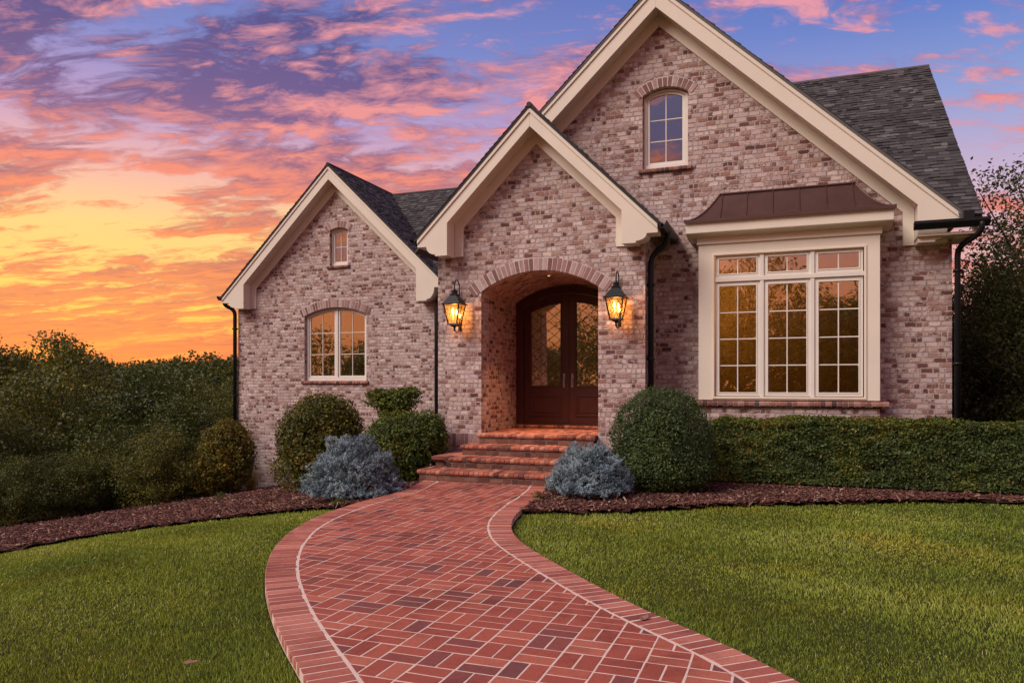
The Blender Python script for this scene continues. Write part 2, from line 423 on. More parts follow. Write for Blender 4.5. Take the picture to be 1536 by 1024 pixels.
def offset(P, d):
    Q = []
    for i in range(len(P)):
        a = P[max(i-1, 0)]; b = P[min(i+1, len(P)-1)]
        t = np.array([b[0]-a[0], b[1]-a[1]]); t = t/np.linalg.norm(t)
        Q.append((P[i][0]-t[1]*d, P[i][1]+t[0]*d))
    return Q
BW = .245
IL = offset(PL, BW); IR = offset(PR, -BW)

mb = MB(); mb.prism([PATH], -.06, -.0016, ax='z'); walk = mb.build('walkway', M['joint']); tag(walk, kind='structure')
# field bricks in basket weave pairs
field = IL + IR[::-1]
def brick_top(mb, cx, cy, lx, ly, ang=0, z=0.0, clip=None):
    j = lambda s: random.uniform(-s, s)
    pts = [(-lx/2,-ly/2),(lx/2,-ly/2),(lx/2,ly/2),(-lx/2,ly/2)]
    ca, sa = math.cos(ang+j(.008)), math.sin(ang+j(.008))
    P = [(cx+x*ca-y*sa+j(.0015), cy+x*sa+y*ca+j(.0015)) for x, y in pts]
    if clip is not None:
        P = clip(P)
        if len(P) < 3: return
    area = abs(sum(P[i][0]*P[(i+1) % len(P)][1]-P[(i+1) % len(P)][0]*P[i][1] for i in range(len(P))))/2
    if area < .0012: return
    tx, ty, dz = j(.005), j(.005), .0002+j(.0008)
    b = .003; mxx = sum(p[0] for p in P)/len(P); myy = sum(p[1] for p in P)/len(P)
    n = len(P); V = []
    for x, y in P: V.append((x, y, z-.05))
    for x, y in P: V.append((x, y, z-.0030+dz+(x-cx)*tx+(y-cy)*ty))
    for x, y in P:
        d = math.hypot(x-mxx, y-myy); k = max(0, 1-b*1.4/max(d, .01))
        V.append((mxx+(x-mxx)*k, myy+(y-myy)*k, z+dz+(x-cx)*tx+(y-cy)*ty))
    F = [tuple(range(2*n, 3*n))]
    for r in (0, n):
        for i in range(n): F.append((r+i, r+(i+1) % n, r+n+(i+1) % n, r+n+i))
    mb.add(V, F)
def clip_half(P, a, b, sgn):
    """keep the part of polygon P to one side of line a-b"""
    def sd(p): return sgn*((b[0]-a[0])*(p[1]-a[1])-(b[1]-a[1])*(p[0]-a[0]))
    Q = []
    for i in range(len(P)):
        p, r = P[i], P[(i+1) % len(P)]; s1, s2 = sd(p), sd(r)
        if s1 >= 0: Q.append(p)
        if (s1 >= 0) != (s2 >= 0):
            t = s1/(s1-s2); Q.append((p[0]+(r[0]-p[0])*t, p[1]+(r[1]-p[1])*t))
    return Q
def clipper(P0):
    cx = sum(p[0] for p in P0)/4; cy = sum(p[1] for p in P0)/4
    P = P0
    for line, sg in ((LL, 1), (RR, -1)):
        dd = [(p[0]-cx)**2+(p[1]-cy)**2 for p in line]; k = int(np.argmin(dd)); 
        if dd[k] > .2: continue
        a = line[max(k-1, 0)]; b = line[min(k+1, len(line)-1)]
        P = clip_half(P, a, b, sg)
        if len(P) < 3: return []
    return P
allfield = np.array(field)
LL = offset(PL, BW+.008); RR = offset(PR, -BW-.008)
big = LL + RR[::-1]
mb = MB(); pit = .226; g = .0095
ix0, ix1 = int(-6/pit), int(3/pit); iy0, iy1 = int(-3/pit), int(10.9/pit)
for i in range(ix0, ix1):
    for k in range(iy0, iy1+1):
        bx, by = (i+.3)*pit, (k+.1)*pit
        for h in (0, 1):
            if (i+k) % 2: cx, cy, lx, ly = bx, by+(h-.5)*pit/2, pit-g, pit/2-g
            else: cx, cy, lx, ly = bx+(h-.5)*pit/2, by, pit/2-g, pit-g
            if cy > 10.42 and cx < -3: pass
            cs = [(cx, cy), (cx-lx/2, cy-ly/2), (cx+lx/2, cy-ly/2), (cx+lx/2, cy+ly/2), (cx-lx/2, cy+ly/2)]
            ins = inpoly(np.array([c[0] for c in cs]), np.array([c[1] for c in cs]), big)
            if not ins.any(): continue
            brick_top(mb, cx, cy, lx, ly, clip=None if ins.all() else clipper)
pv = mb.build('paver_field', M['paver'], walk)
# border bricks, laid radially
mb = MB()
for P, sg in ((PL, 1), (PR, -1)):
    acc = 0; seglen = .094
    for a, b in zip(P[:-1], P[1:]):
        L = math.hypot(b[0]-a[0], b[1]-a[1]); t = (b[0]-a[0])/L, (b[1]-a[1])/L
        s = acc
        while s < L:
            nx_, ny_ = -t[1]*sg, t[0]*sg
            w = BW-.012+random.uniform(-.006, .004)
            cx = a[0]+t[0]*s+nx_*w/2; cy = a[1]+t[1]*s+ny_*w/2
            if cy > -3: brick_top(mb, cx, cy, w, seglen-.017, math.atan2(ny_, nx_), .001)
            s += seglen
        acc = s-L
M['border'] = brick_unit_mat('border_brick', [(0,(.33,.10,.078)),(.5,(.45,.145,.10)),(1,(.55,.21,.15))], -.1, (.55,.36,.30))
mb.build('border_course', M['border'], walk)

def sines(P, seed, k=3.0, n=6):
    r = np.random.default_rng(seed); o = np.zeros(len(P))
    for i in range(n):
        w = r.normal(0, 1, 3)*k*(1+.35*i); o += np.sin(P@w+r.uniform(0, 6.28))/(1+.3*i)
    return o/2.2
# ------------------------------------------------------------ mulch beds and lawn
LB = chaikin([(-5.12,8.3),(-5.72,8.3),(-6.62,8.35),(-7.84,8.35),(-8.9,8.1),(-9.6,7.5),(-9.9,6.6),(-10.8,5.2),(-12.5,3.5),(-15,1.5)])
MULL = [(-5.1,8.3)] + LB + [(-19,4),(-22,15.5),(-17,20),(-14,17),(-14,16.3),(-8,16.5),(-6.3,16.4),(-5.7,12.1),(-5.2,11.2),(-5.38,10.5),(-5.2,9.7),(-5.09,9.1)]
RBD = chaikin([(-3.02,8.40),(-2.33,8.62),(-1.7,9.04),(-.98,9.66),(.12,10.28),(.94,10.75),(2.0,11.2),(2.85,11.38),(4.5,11.6),(7,11.9)])
MULR = RBD + [(7.2,14),(2.4,14.5),(2.4,13.05),(-2.1,13.05),(-2.1,12.0),(-2.5,11.9),(-2.5,10.4),(-3.40,10.8),(-3.2,10.0),(-3.06,9.2)]
def bed(name, poly):
    P = np.array(poly); x0, y0 = P.min(0); x1, y1 = P.max(0); st = .16
    gx = np.arange(x0, x1, st); gy = np.arange(y0, y1, st)
    n, m = len(gx), len(gy); X, Y = np.meshgrid(gx, gy, indexing='ij')
    Z = gz(X, Y)+.012+rng.normal(0, .010, X.shape)
    ii, jj = np.meshgrid(np.arange(n-1), np.arange(m-1), indexing='ij')
    ok = inpoly(X[:-1, :-1]+st/2, Y[:-1, :-1]+st/2, poly)
    a = (ii*m+jj)[ok]
    loops = np.stack([a, a+m, a+m+1, a+1], 1).ravel()
    o = npmesh(name, np.stack([X.ravel(), Y.ravel(), Z.ravel()], 1), loops, np.full(len(a), 4), np.zeros(len(a)), M['soil'])
    return tag(o, kind='structure')
bed('mulch_bed', MULL); bed('mulch_bed', MULR)

def sample_poly(poly, n, dens=None):
    P = np.array(poly); lo = P.min(0); hi = P.max(0); out = []; c = 0
    while c < n:
        q = rng.uniform(lo, hi, (n*2, 2)); k = inpoly(q[:, 0], q[:, 1], poly)
        if dens is not None: k &= rng.random(len(q)) < dens(q)
        q = q[k]; out.append(q); c += len(q)
        if len(q) == 0: break
    return np.concatenate(out)[:n]

def chips(n, poly, dens):
    q = sample_poly(poly, n, dens); n = len(q)
    L = rng.uniform(.016, .058, n)*(1+.9*(rng.random(n) > .88)); W = rng.uniform(.005, .017, n); a = rng.uniform(0, 2*math.pi, n)
    tl = rng.normal(0, .30, n); ax = np.stack([np.cos(a)*np.cos(tl), np.sin(a)*np.cos(tl), np.sin(tl)], 1)
    bx = np.stack([-np.sin(a), np.cos(a), rng.normal(0, .3, n)], 1); up = np.cross(ax, bx)
    c = np.stack([q[:, 0], q[:, 1], gz(q[:, 0], q[:, 1])+.028+rng.uniform(-.008, .016, n)], 1)
    vs = []
    for e in (-1, 1):
        for (s1, s2) in ((-1, 0), (1, 0), (0, .7)):
            vs.append(c+ax*(e*L[:, None]*(1 if s2 == 0 else .8))+bx*(s1*W[:, None])+up*(s2*W[:, None]))
    V = np.stack(vs, 1).reshape(-1, 3); b = (np.arange(n)*6)[:, None]
    loops = np.concatenate([b+np.array([[0,1,4,3]]), b+np.array([[1,2,5,4]]), b+np.array([[2,0,3,5]]), b+np.array([[0,2,1]]), b+np.array([[3,4,5]])], 1).ravel()
    cnt = np.tile([4,4,4,3,3], n); rnd = np.repeat(rng.random(n)**1.1, 5)
    return tag(npmesh('mulch', V, loops, cnt, rnd, M['chip']), 'dark red-brown bark chips covering the planting bed', 'mulch', kind='stuff')
dist = lambda q: np.hypot(q[:, 0], q[:, 1])
cl = chips(34000, MULL, lambda q: np.clip((9.5/np.maximum(dist(q), 1))**2.2, .05, 1))
cl['label'] = 'dark bark mulch sloping down to the woods left of the path'
cr = chips(26000, MULR, lambda q: np.clip((9.5/np.maximum(dist(q), 1))**2, .1, 1))
cr['label'] = 'reddish bark mulch between the right lawn and the clipped hedge'

def blades(name, poly, n, label):
    q = sample_poly(poly, n, lambda q: np.clip((4.2/np.maximum(dist(q), 1))**1.75, .035, 1)*(q[:, 1] > -2)); n = len(q)
    d = dist(q)
    tuft = .75+.5*np.sin(q[:, 0]*7+np.sin(q[:, 1]*5)*2)*np.sin(q[:, 1]*6+q[:, 0]*3)*.5+.25*np.sin(q[:, 0]*1.7)*np.sin(q[:, 1]*2.3)
    H = rng.uniform(.018, .044, n)*np.clip(tuft, .5, 1.5)*(1+.2*(d > 7))
    W = rng.uniform(.0013, .0026, n)*np.clip(d/5.0, .85, 2.2)
    a = rng.uniform(0, 2*math.pi, n); lean = rng.uniform(.15, .95, n)
    flow = np.sin(q[:, 0]*1.3+q[:, 1]*.7)*.6
    la = a+rng.normal(0, .6, n)+flow
    dx = np.stack([np.cos(a), np.sin(a), np.zeros(n)], 1)*W[:, None]
    ld = np.stack([np.cos(la), np.sin(la), np.zeros(n)], 1)*(lean*H)[:, None]
    up = np.array([[0, 0, 1]])
    b = np.stack([q[:, 0], q[:, 1], gz(q[:, 0], q[:, 1])-.035], 1)
    mid = b+up*(H*.62)[:, None]+ld*.35; tip = b+up*(H*(1.0-.25*lean))[:, None]+ld
    V = np.stack([b-dx, b+dx, mid+dx*.8, mid-dx*.8, tip], 1).reshape(-1, 3)
    k = (np.arange(n)*5)[:, None]
    loops = np.concatenate([k+np.array([[0,1,2,3]]), k+np.array([[3,2,4]])], 1).ravel()
    pt = .5+.16*np.sin(q[:, 0]*2.1+1.3*np.sin(q[:, 1]*1.1))+.12*np.sin(q[:, 1]*3.3+q[:, 0])
    pt = pt+.18*sines(np.stack([q[:, 0], q[:, 1], q[:, 0]*0], 1), 91, 1.1)
    r = np.clip(rng.normal(pt, .22), 0, .94); r[rng.random(n) > .985] = 1
    o = npmesh(name, V, loops, np.tile([4, 3], n), np.repeat(r, 2), M['grassblade'])
    return tag(o, label, 'grass', kind='stuff')
LAWNL = [p for p in PL if p[1] > -3 and p[1] < 8.3][::1]
LAWNL = [(p[0]-.015, p[1]) for p in LAWNL] + [(-.2,-2.5),(-14,-2.5),(-15,1.5)] + [(p[0]-.02, p[1]+.06) for p in LB[::-1]]
LAWNR = [(p[0]+.015, p[1]) for p in PR if -2.5 < p[1] < 8.42] + [(2.1,-2.5),(13,-2.5),(13,12.2),(7,11.9)] + [(p[0], p[1]+.06) for p in RBD[::-1]]
blades('grass', LAWNL, 420000, 'short mown lawn grass left of the brick path')
blades('grass', LAWNR, 560000, 'short mown lawn grass right of the brick path')
# ------------------------------------------------------------ house
house = empty('brick_house', (-4.02, 12.0, 0), 'whitewashed brick house with three gables, dark shingle roofs and an arched entry', 'house')

def arc(x0, x1, zs, rise, n=16):
    """points of a segmental arch from (x1,zs) over to (x0,zs)"""
    w = (x1-x0)/2; xc = (x0+x1)/2; r = (w*w+rise*rise)/(2*rise); zc = zs+rise-r
    t0 = math.asin(min(1, w/r))
    return [(xc+r*math.sin(t0-2*t0*k/n), zc+r*math.cos(t0-2*t0*k/n)) for k in range(n+1)]
def arched(x0, x1, z0, zs, rise, n=16):
    return [(x0, z0), (x1, z0)] + (arc(x0, x1, zs, rise, n) if rise > 0 else [(x1, zs), (x0, zs)])

def slab_wall(outer, holes, y0, y1, mat='wall'):
    mb = MB(); mb.prism([outer]+holes, y0, y1); return mb.build('wall', M[mat], house)

def voussoirs(parent, x0, x1, zs, rise, y, L=.20, bw=.078, mat='unit', extra=1, yin=.10):
    w = (x1-x0)/2; xc = (x0+x1)/2; r = (w*w+rise*rise)/(2*rise); zc = zs+rise-r; t0 = math.asin(w/r)
    n = max(3, int(round(2*t0*r/bw))); mb = MB(); back = MB()
    for i in range(-extra, n+extra):
        ta = -t0+2*t0*(i+.10)/n; tb = -t0+2*t0*(i+.90)/n
        if i < 0 or i >= n: r0 = r+.0
        else: r0 = r
        l = L+random.uniform(-.008, .008); k = random.uniform(-.003, .003)
        P = [(xc+q*math.sin(t), zc+q*math.cos(t)) for q, t in ((r0+.002, ta), (r0+.002, tb), (r0+l, tb), (r0+l, ta))]
        mb.prism([P], y-.009+k, y+yin)
    tt = t0*(1+extra*1.9/n)
    P = [(xc+(r+.004)*math.sin(-tt+2*tt*k/24), zc+(r+.004)*math.cos(-tt+2*tt*k/24)) for k in range(25)]
    P += [(xc+(r+L+.006)*math.sin(tt-2*tt*k/24), zc+(r+L+.006)*math.cos(tt-2*tt*k/24)) for k in range(25)]
    o = mb.build('brick_arch', M[mat], parent, bevel=.004)
    back.prism([P], y-.004, y+.02); back.build('arch_mortar', M['mortar'], o)
    return o

def rowlock(parent, x0, x1, z0, z1, y0, y1, mat='sillbrick', pitch=.078, name='brick_sill', slope=.012, round_=.02):
    mb = MB(); n = max(2, int(round((x1-x0)/pitch))); p = (x1-x0)/n
    for i in range(n):
        a, b = x0+i*p+.004, x0+(i+1)*p-.004; k = random.uniform(-.003, .003); c = round_
        prof = [(y1, z0), (y0+k+c*.6, z0), (y0+k, z0+c*.6), (y0+k, z1-slope-c), (y0+k+c*.35, z1-slope-c*.3), (y0+k+c, z1-slope), (y1, z1)]
        mb.prism([prof], a, b, ax='x')
    o = mb.build(name, M[mat], parent, bevel=.003)
    m2 = MB(); m2.box(x0+.01, x1-.01, y0+.012, y1-.002, z0+.004, z1-slope-.006); m2.build('sill_mortar', M['mortar'] if mat != 'unit_red' else M['joint2'], o)
    return o
M['joint2'] = plain_mat('step_mortar', (.36,.25,.20), .95, .25, 14, .6)

def ring(outer, inner, y0, y1, mb): mb.prism([outer, inner], y0, y1)

def room(parent, x0, x1, z0, z1, y0, depth, mat):
    """closed recess behind a window: shade at the back, reveals at the sides"""
    mb = MB(); mb.box(x0-.1, x1+.1, y0+depth, y0+depth+.02, z0-.1, z1+.1)
    return mb.build('window_shade', mat, parent)

def arched_window(label, x0, x1, z0, zs, rise, y, cols, rows, leaves=1, mat='shade', sill=True, back=.30, fw=.058):
    yo = y+.085
    fr = MB(); b = .006
    outer = arched(x0+b, x1-b, z0+b, zs-b, rise-.004 if rise else 0)
    fr.prism([outer, arched(x0+fw, x1-fw, z0+fw+.02, zs-fw*.25, max(rise-.03, .03))], yo, yo+.12)
    w = fr.build('window', M['sash'], house, bevel=.006)
    if label: w['label'] = label
    if leaves == 2:
        xm = (x0+x1)/2; pm = MB(); pm.box(xm-.034, xm+.034, yo+.004, yo+.10, z0+fw+.01, zs+rise-fw*.25-.032)
        pm.build('centre_post', M['sash'], w, bevel=.006)
    # casement leaves, each with its own stiles and bars
    gx0, gx1 = x0+fw, x1-fw; lw = (gx1-gx0)/leaves; gm = .012
    arcp = arc(x0+fw, x1-fw, zs-fw*.25, max(rise-.03, .03), 40)
    def top(x):
        for (xa, za), (xb, zb) in zip(arcp[:-1], arcp[1:]):
            if xb <= x <= xa: return za+(zb-za)*(xa-x)/(xa-xb+1e-9)
        return zs-fw*.25
    for k in range(leaves):
        a, c = gx0+k*lw+.004+(.036 if k == 1 else 0), gx0+(k+1)*lw-.004-(.036 if leaves == 2 and k == 0 else 0); st = .046
        def outline(xa, xb, zb, dt, n=10):
            return [(xa, zb), (xb, zb)] + [(xb+(xa-xb)*i/n, top(xb+(xa-xb)*i/n)-dt) for i in range(n+1)]
        s = MB(); s.prism([outline(a, c, z0+fw+.022, .004), outline(a+st, c-st, z0+fw+.022+st, st)], yo+.025, yo+.075)
        so = s.build('sash', M['sash'], w, bevel=.005)
        mu = MB(); ia, ic = a+st, c-st; zb = z0+fw+.022+st; nz = rows
        zt = min(top(ia), top(ic))-st; H = max(top(ia), top(ic))-st-zb
        for i in range(1, cols):
            x = ia+(ic-ia)*i/cols; mu.box(x-.0085, x+.0085, yo+.034, yo+.064, zb-.004, top(x)-st+.006)
        for i in range(1, nz):
            z = zb+H*i/nz; mu.box(ia-.004, ic+.004, yo+.036, yo+.066, z-.0085, z+.0085)
        mu.build('muntin', M['sash'], w, bevel=.003)
        gl = MB(); gl.prism([outline(a+st-.006, c-st+.006, zb-.006, st-.006)], yo+.048, yo+.053); gl.build('pane', M['glass'], w)
    room(w, x0, x1, z0, zs+rise, yo+.08, back, M[mat])
    bk = MB()
    bk.prism([arched(x0-.3, x1+.3, z0-.3, zs+rise+.3, 0), arched(x0-.002, x1+.002, z0-.002, zs, rise)], y+.31, y+.34); bk.build('window_recess', M['foyer'], w)
    if rise: voussoirs(w, x0, x1, zs, rise, y, L=.21 if x1-x0 > 1 else .17)
    if sill: rowlock(w, x0-.07, x1+.07, z0-.075, z0+.004, y-.055, y+.09)
    return w

YP, YM, YW, YD = 12.0, 13.0, 16.4, 13.8
GA = dict(portico=(-4.02, 6.05, -6.09, -1.92, .985), main=(-2.12, 8.20, -6.60, 2.375, .933), wing=(-10.92, 7.01, -14.25, -7.74, .962))
def zr(k, x, drop=0): xa, za, xl, xr, s = GA[k]; return za-abs(x-xa)*s-drop

# walls -----------------------------------------------------
WX = dict(attic=(-2.407, -1.632, 3.754+EYE, 5.015+EYE, .125), small=(-11.10, -10.56, 3.07+EYE, 3.97+EYE, .07), big=(-11.87, -10.01, .116+EYE, 1.80+EYE, .20))
hole = lambda k: arched(*WX[k])
# main gable wall with a hole for the attic window and the bay
bayhole = [(-1.30, 1.20), (1.18, 1.20), (1.18, 3.8), (-1.30, 3.8)]
slab_wall([(-6.35, -1.6), (-5.55, -1.6), (-5.55, 4.0), (-2.35, 4.0), (-2.35, -1.6), (2.31, -1.6), (2.31, zr('main', 2.31, .30)), (-2.12, 8.20-.30), (-6.35, zr('main', -6.35, .30))],
          [hole('attic'), bayhole], YM, YM+.30)
# portico
AR = (-5.03, -2.95, 3.09, .32)
base = .65-.005
slab_wall([(-5.72, -1.0), (-5.03, -1.0)] + [(-5.03, -1.0)][:0] + [(-5.03, AR[2])] + arc(*AR[:2], AR[2], AR[3])[::-1][1:-1] + [(-2.95, AR[2]), (-2.95, -1.0), (-2.18, -1.0), (-2.18, zr('portico', -2.18, .25)), (-4.02, 6.05-.25), (-5.72, zr('portico', -5.72, .25))],
          [], YP, YP+.35)
mb = MB(); mb.box(-5.72, -5.42, YP+.35, YM, -1, 4.0); mb.build('wall', M['wall'], house); mb = MB(); mb.box(-2.48, -2.18, YP+.35, YM, -1, 4.0); mb.build('wall', M['wall'], house)
# porch: side walls and arched brick ceiling running back to the door
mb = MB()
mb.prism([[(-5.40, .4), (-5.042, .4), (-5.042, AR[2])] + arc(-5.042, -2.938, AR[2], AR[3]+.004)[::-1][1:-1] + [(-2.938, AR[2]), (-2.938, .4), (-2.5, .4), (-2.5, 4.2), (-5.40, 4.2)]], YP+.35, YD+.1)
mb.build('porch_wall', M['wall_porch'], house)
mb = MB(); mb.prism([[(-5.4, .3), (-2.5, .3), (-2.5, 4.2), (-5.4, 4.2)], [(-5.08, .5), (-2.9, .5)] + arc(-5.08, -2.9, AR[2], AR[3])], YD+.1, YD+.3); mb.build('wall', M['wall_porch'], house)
voussoirs(house, -5.03, -2.95, AR[2], AR[3], YP, L=.215, extra=2, yin=.348)
# water table of standing bricks on both piers
for xa, xb in ((-5.735, -5.03), (-2.95, -2.165)):
    mb = MB(); n = int(round((xb-xa)/.078)); p = (xb-xa)/n
    for i in range(n): mb.box(xa+i*p+.005, xa+(i+1)*p-.005, YP-.022+random.uniform(-.002, .002), YP+.05, .42, .635)
    o = mb.build('water_table', M['unit'], house, bevel=.004)
    mb = MB(); mb.box(xa+.004, xb-.004, YP-.014, YP+.04, .412, .64); mb.build('table_mortar', M['mortar'], o)
# wing
slab_wall([(-14.0, -4), (-8.1, -4), (-8.1, zr('wing', -8.1, .3)), (-10.92, 6.71), (-14.0, zr('wing', -14.0, .3))], [hole('small'), hole('big')], YW, YW+.3)
mb = MB()
mb.box(-14.0, -13.7, YW+.3, 23, -4, 3.9); mb.box(-8.4, -8.1, YW+.3, 17.0, -3, 3.9)
mb.box(-8.4, -6.35, 17.0, 17.3, -3, 3.95); mb.box(-6.35, -6.05, YM+.3, 21.4, -2, 3.9)
mb.box(2.01, 2.31, YM+.3, 21.4, -1.6, 3.9); mb.box(-13.7, 2.31, 22.7, 23, -4, 3.9)
mb.build('wall', M['wall'], house)
mb = MB(); mb.prism([[(13.3, 3.9), (21.4, 3.9), (17.1, 7.75)]], 2.01, 2.31, ax='x'); mb.build('wall', M['wall'], house)

# roofs -----------------------------------------------------
def shingles(parent, O, U, Vv, span, vlen, course=.112, up=None):
    """courses of separate tabs on the slope O + u*U + v*V; span(v) -> (u0,u1)"""
    O, U, Vv = Vector(O), Vector(U).normalized(), Vector(Vv).normalized()
    Nn = U.cross(Vv).normalized()
    if Nn.z < 0: Nn = -Nn
    mb = MB(); k = 0; v = -.02
    while v < vlen:
        u0, u1 = span(max(v, 0)); u = u0; first = True
        while u < u1-.01:
            w = random.choice((.08, .10, .13, .16, .20))*(.5 if first and k % 2 else 1); first = False
            e = min(u+w, u1)
            th = random.choice((.010, .010, .018, .024)); v1 = min(v+course+.01, vlen)
            a, b, c, d = [O+U*uu+Vv*vv for uu, vv in ((u+.002, v+random.uniform(-.004, .004)), (e-.002, v+random.uniform(-.004, .004)), (e-.002, v1), (u+.002, v1))]
            V = [a, b, c, d, a+Nn*th, b+Nn*th, c+Nn*.003, d+Nn*.003]
            mb.add(V, [(4,5,6,7), (0,1,5,4), (1,2,6,5), (3,0,4,7)], min(1, max(0, random.gauss(.45, .25))))
            u = e
        v += course; k += 1
    return mb.build('shingles', M['shingle'], parent)

def gable_roof(k, y0, y1, th=.055, over=.03, tab=True, y1s=None):
    xa, za, xl, xr, s = GA[k]; n = math.hypot(1, s)
    zt = lambda x: za-abs(x-xa)*s+.045
    rl, rr = xl-.05, xr+.05
    P = [(rl, zt(rl)-th), (xa, zt(xa)-th), (rr, zt(rr)-th), (rr, zt(rr)), (xa, zt(xa)), (rl, zt(rl))]
    mb = MB(); mb.prism([P], y0-over, y1); o = mb.build('roof', M['shingle'], house)
    if tab:
        y1s = y1s or y1
        for sx, xe in ((-1, rl), (1, rr)):
            L = math.hypot(xe-xa, zt(xe)-zt(xa))
            shingles(o, (xe, y0-over-.01, zt(xe)+.002), (0, 1, 0), (xa-xe, 0, zt(xa)-zt(xe)), (lambda v, y0=y0: (0, y1s-y0+over)), L)
    mb = MB()
    mb.tube([(xa, y0-over-.012, zt(xa)-.01), (xa, y1, zt(xa)-.01)], .045, 8); mb.build('ridge_cap', M['shingle'], o)
    return o
gable_roof('portico', YP-.35, YM+.05)
gable_roof('main', YM-.35, 22.0, y1s=16.5)
gable_roof('wing', YW-.33, 23.0, y1s=20)
# side-gabled main roof right of the front gable
s = (7.92-3.99)/(17.1-12.6)
def cross_roof(x0, x1, ye, ze, yr, zrg, yb, over=.0, tabs=(0, 1)):
    th = .05
    P = [(ye, ze-th), (yr, zrg-th), (yb, ze-th), (yb, ze), (yr, zrg), (ye, ze)]
    L = math.hypot(yr-ye, zrg-ze)
    mb = MB()
    if callable(tabs[0]):
        a0, a1 = x0+tabs[0](0), x0+tabs[0](L)
        V = [(a0, ye, ze), (x1, ye, ze), (x1, yr, zrg), (a1, yr, zrg)]
        mb.add(V+[(p[0], p[1]+.02, p[2]-th) for p in V], [(0,1,2,3),(7,6,5,4),(0,4,5,1),(1,5,6,2),(2,6,7,3),(3,7,4,0)])
        mb.prism([[(yr, zrg-th), (yb, ze-th), (yb, ze), (yr, zrg)]], a1, x1, ax='x')
    else: mb.prism([P], x0, x1, ax='x')
    o = mb.build('roof', M['shingle'], house)
    shingles(o, (x0, ye, ze+.002), (1, 0, 0), (0, yr-ye, zrg-ze), lambda v: (tabs[0](v) if callable(tabs[0]) else 0, x1-x0+.012), L)
    mb = MB(); mb.tube([(x0, yr, zrg-.01), (x1+.012, yr, zrg-.01)], .045, 8); mb.build('ridge_cap', M['shingle'], o)
    return o
cross_roof(-2.4, 2.62, 12.56, 3.96, 17.1, 7.92, 21.7, tabs=(lambda v: 2.4+(-2.12+(8.22-(3.96+v*.6596))/.933)-.06, 1))
cross_roof(-10.9, -3.6, 16.45, 4.30, 19.2, 7.01, 22.0)

# gable trim ------------------------------------------------
def gable_trim(k, yf, yw, a, b, bw, zb, drop=.13, left=True, right=True):
    xa, za, xl, xr, s = GA[k]
    top = lambda x: za-abs(x-xa)*s+(-.012)
    mb = MB(); bx = []; so = MB(); fz = MB(); cr = MB()
    for sg, xe in ((-1, xl), (1, xr)):
        if (sg < 0 and not left) or (sg > 0 and not right):
            if sg < 0:
                xe2 = -5.2
                mb.prism([[(xa, top(xa)), (xe2, top(xe2)), (xe2, top(xe2)-a), (xa, top(xa)-a)]], yf, yf+.045)
                so.add([(xa, yf+.04, top(xa)-a+.03), (xe2, yf+.04, top(xe2)-a+.03), (xe2, yw, top(xe2)-a+.03), (xa, yw, top(xa)-a+.03), (xa, yf+.04, top(xa)-a+.05), (xe2, yf+.04, top(xe2)-a+.05), (xe2, yw, top(xe2)-a+.05), (xa, yw, top(xa)-a+.05)], [(0,1,2,3),(4,5,6,7),(0,1,5,4),(1,2,6,5),(2,3,7,6),(3,0,4,7)])
                fz.prism([[(xa, top(xa)-a+.04), (xe2, top(xe2)-a+.04), (xe2, top(xe2)-b), (xa, top(xa)-b)]], yw-.03, yw+.01)
                cr.prism([[(xa, top(xa)+.01), (xe2, top(xe2)+.01), (xe2, top(xe2)-.075), (xa, top(xa)-.075)]], yf-.022, yf)
            continue
        xi = xe-sg*bw; zt = top(xe)
        q = []
        x1 = xe-sg*.17*bw/.57; x2 = xe-sg*.34*bw/.57
        zc1 = zt-drop; 
        arcpts = [(x1+(x2-x1)*(1-math.cos(t)), zc1-(zc1-zb-.03)*math.sin(t)) for t in np.linspace(0, math.pi/2, 7)]
        foot = [(xe, zt), (xe, zc1)] + arcpts + [(x2, zb), (xi, zb)]
        mb.prism([foot + [(xi, top(xi)-a), (xa, top(xa)-a), (xa, top(xa))]], yf, yf+.045)
        inner = [(xe-sg*.012, zt-.02), (xe-sg*.012, zc1+.004)] + [(p[0]-sg*.0, p[1]+.006) for p in arcpts] + [(x2, zb+.006), (xi+sg*.006, zb+.006), (xi+sg*.006, top(xi)-.03)]
        b1 = MB(); b1.prism([inner], yf+.045, yw+.0); bx.append(b1)
        zz = lambda x: top(x)-a+.03
        so.add([(xa, yf+.04, zz(xa)), (xi, yf+.04, zz(xi)), (xi, yw, zz(xi)), (xa, yw, zz(xa)), (xa, yf+.04, zz(xa)+.02), (xi, yf+.04, zz(xi)+.02), (xi, yw, zz(xi)+.02), (xa, yw, zz(xa)+.02)], [(0,1,2,3),(4,5,6,7),(0,1,5,4),(1,2,6,5),(2,3,7,6),(3,0,4,7)])
        xj = xi-sg*.16
        fz.prism([[(xa, top(xa)-a+.04), (xi, top(xi)-a+.04), (xi, zb+.02), (xj, zb+.02), (xj, top(xj)-b), (xa, top(xa)-b)]], yw-.03, yw+.01)
        cr.prism([[(xa, top(xa)+.01), (xe, top(xe)+.01), (xe, top(xe)-.075), (xa, top(xa)-.075)]], yf-.022, yf)
    f = mb.build('rake_fascia', M['trim'], house, bevel=.004)
    cr.build('rake_moulding', M['trim'], f, bevel=.006)
    for b1 in bx: b1.build('cornice_return', M['trim'], f)
    so.build('soffit', M['trim'], f); fz.build('frieze_board', M['trim'], f, bevel=.004)
gable_trim('portico', YP-.35, YP, .30, .49, .57, 3.70)
gable_trim('main', YM-.35, YM, .35, .53, .575, 3.61, left=False)
gable_trim('wing', YW-.33, YW, .33, .57, .70, 3.50)
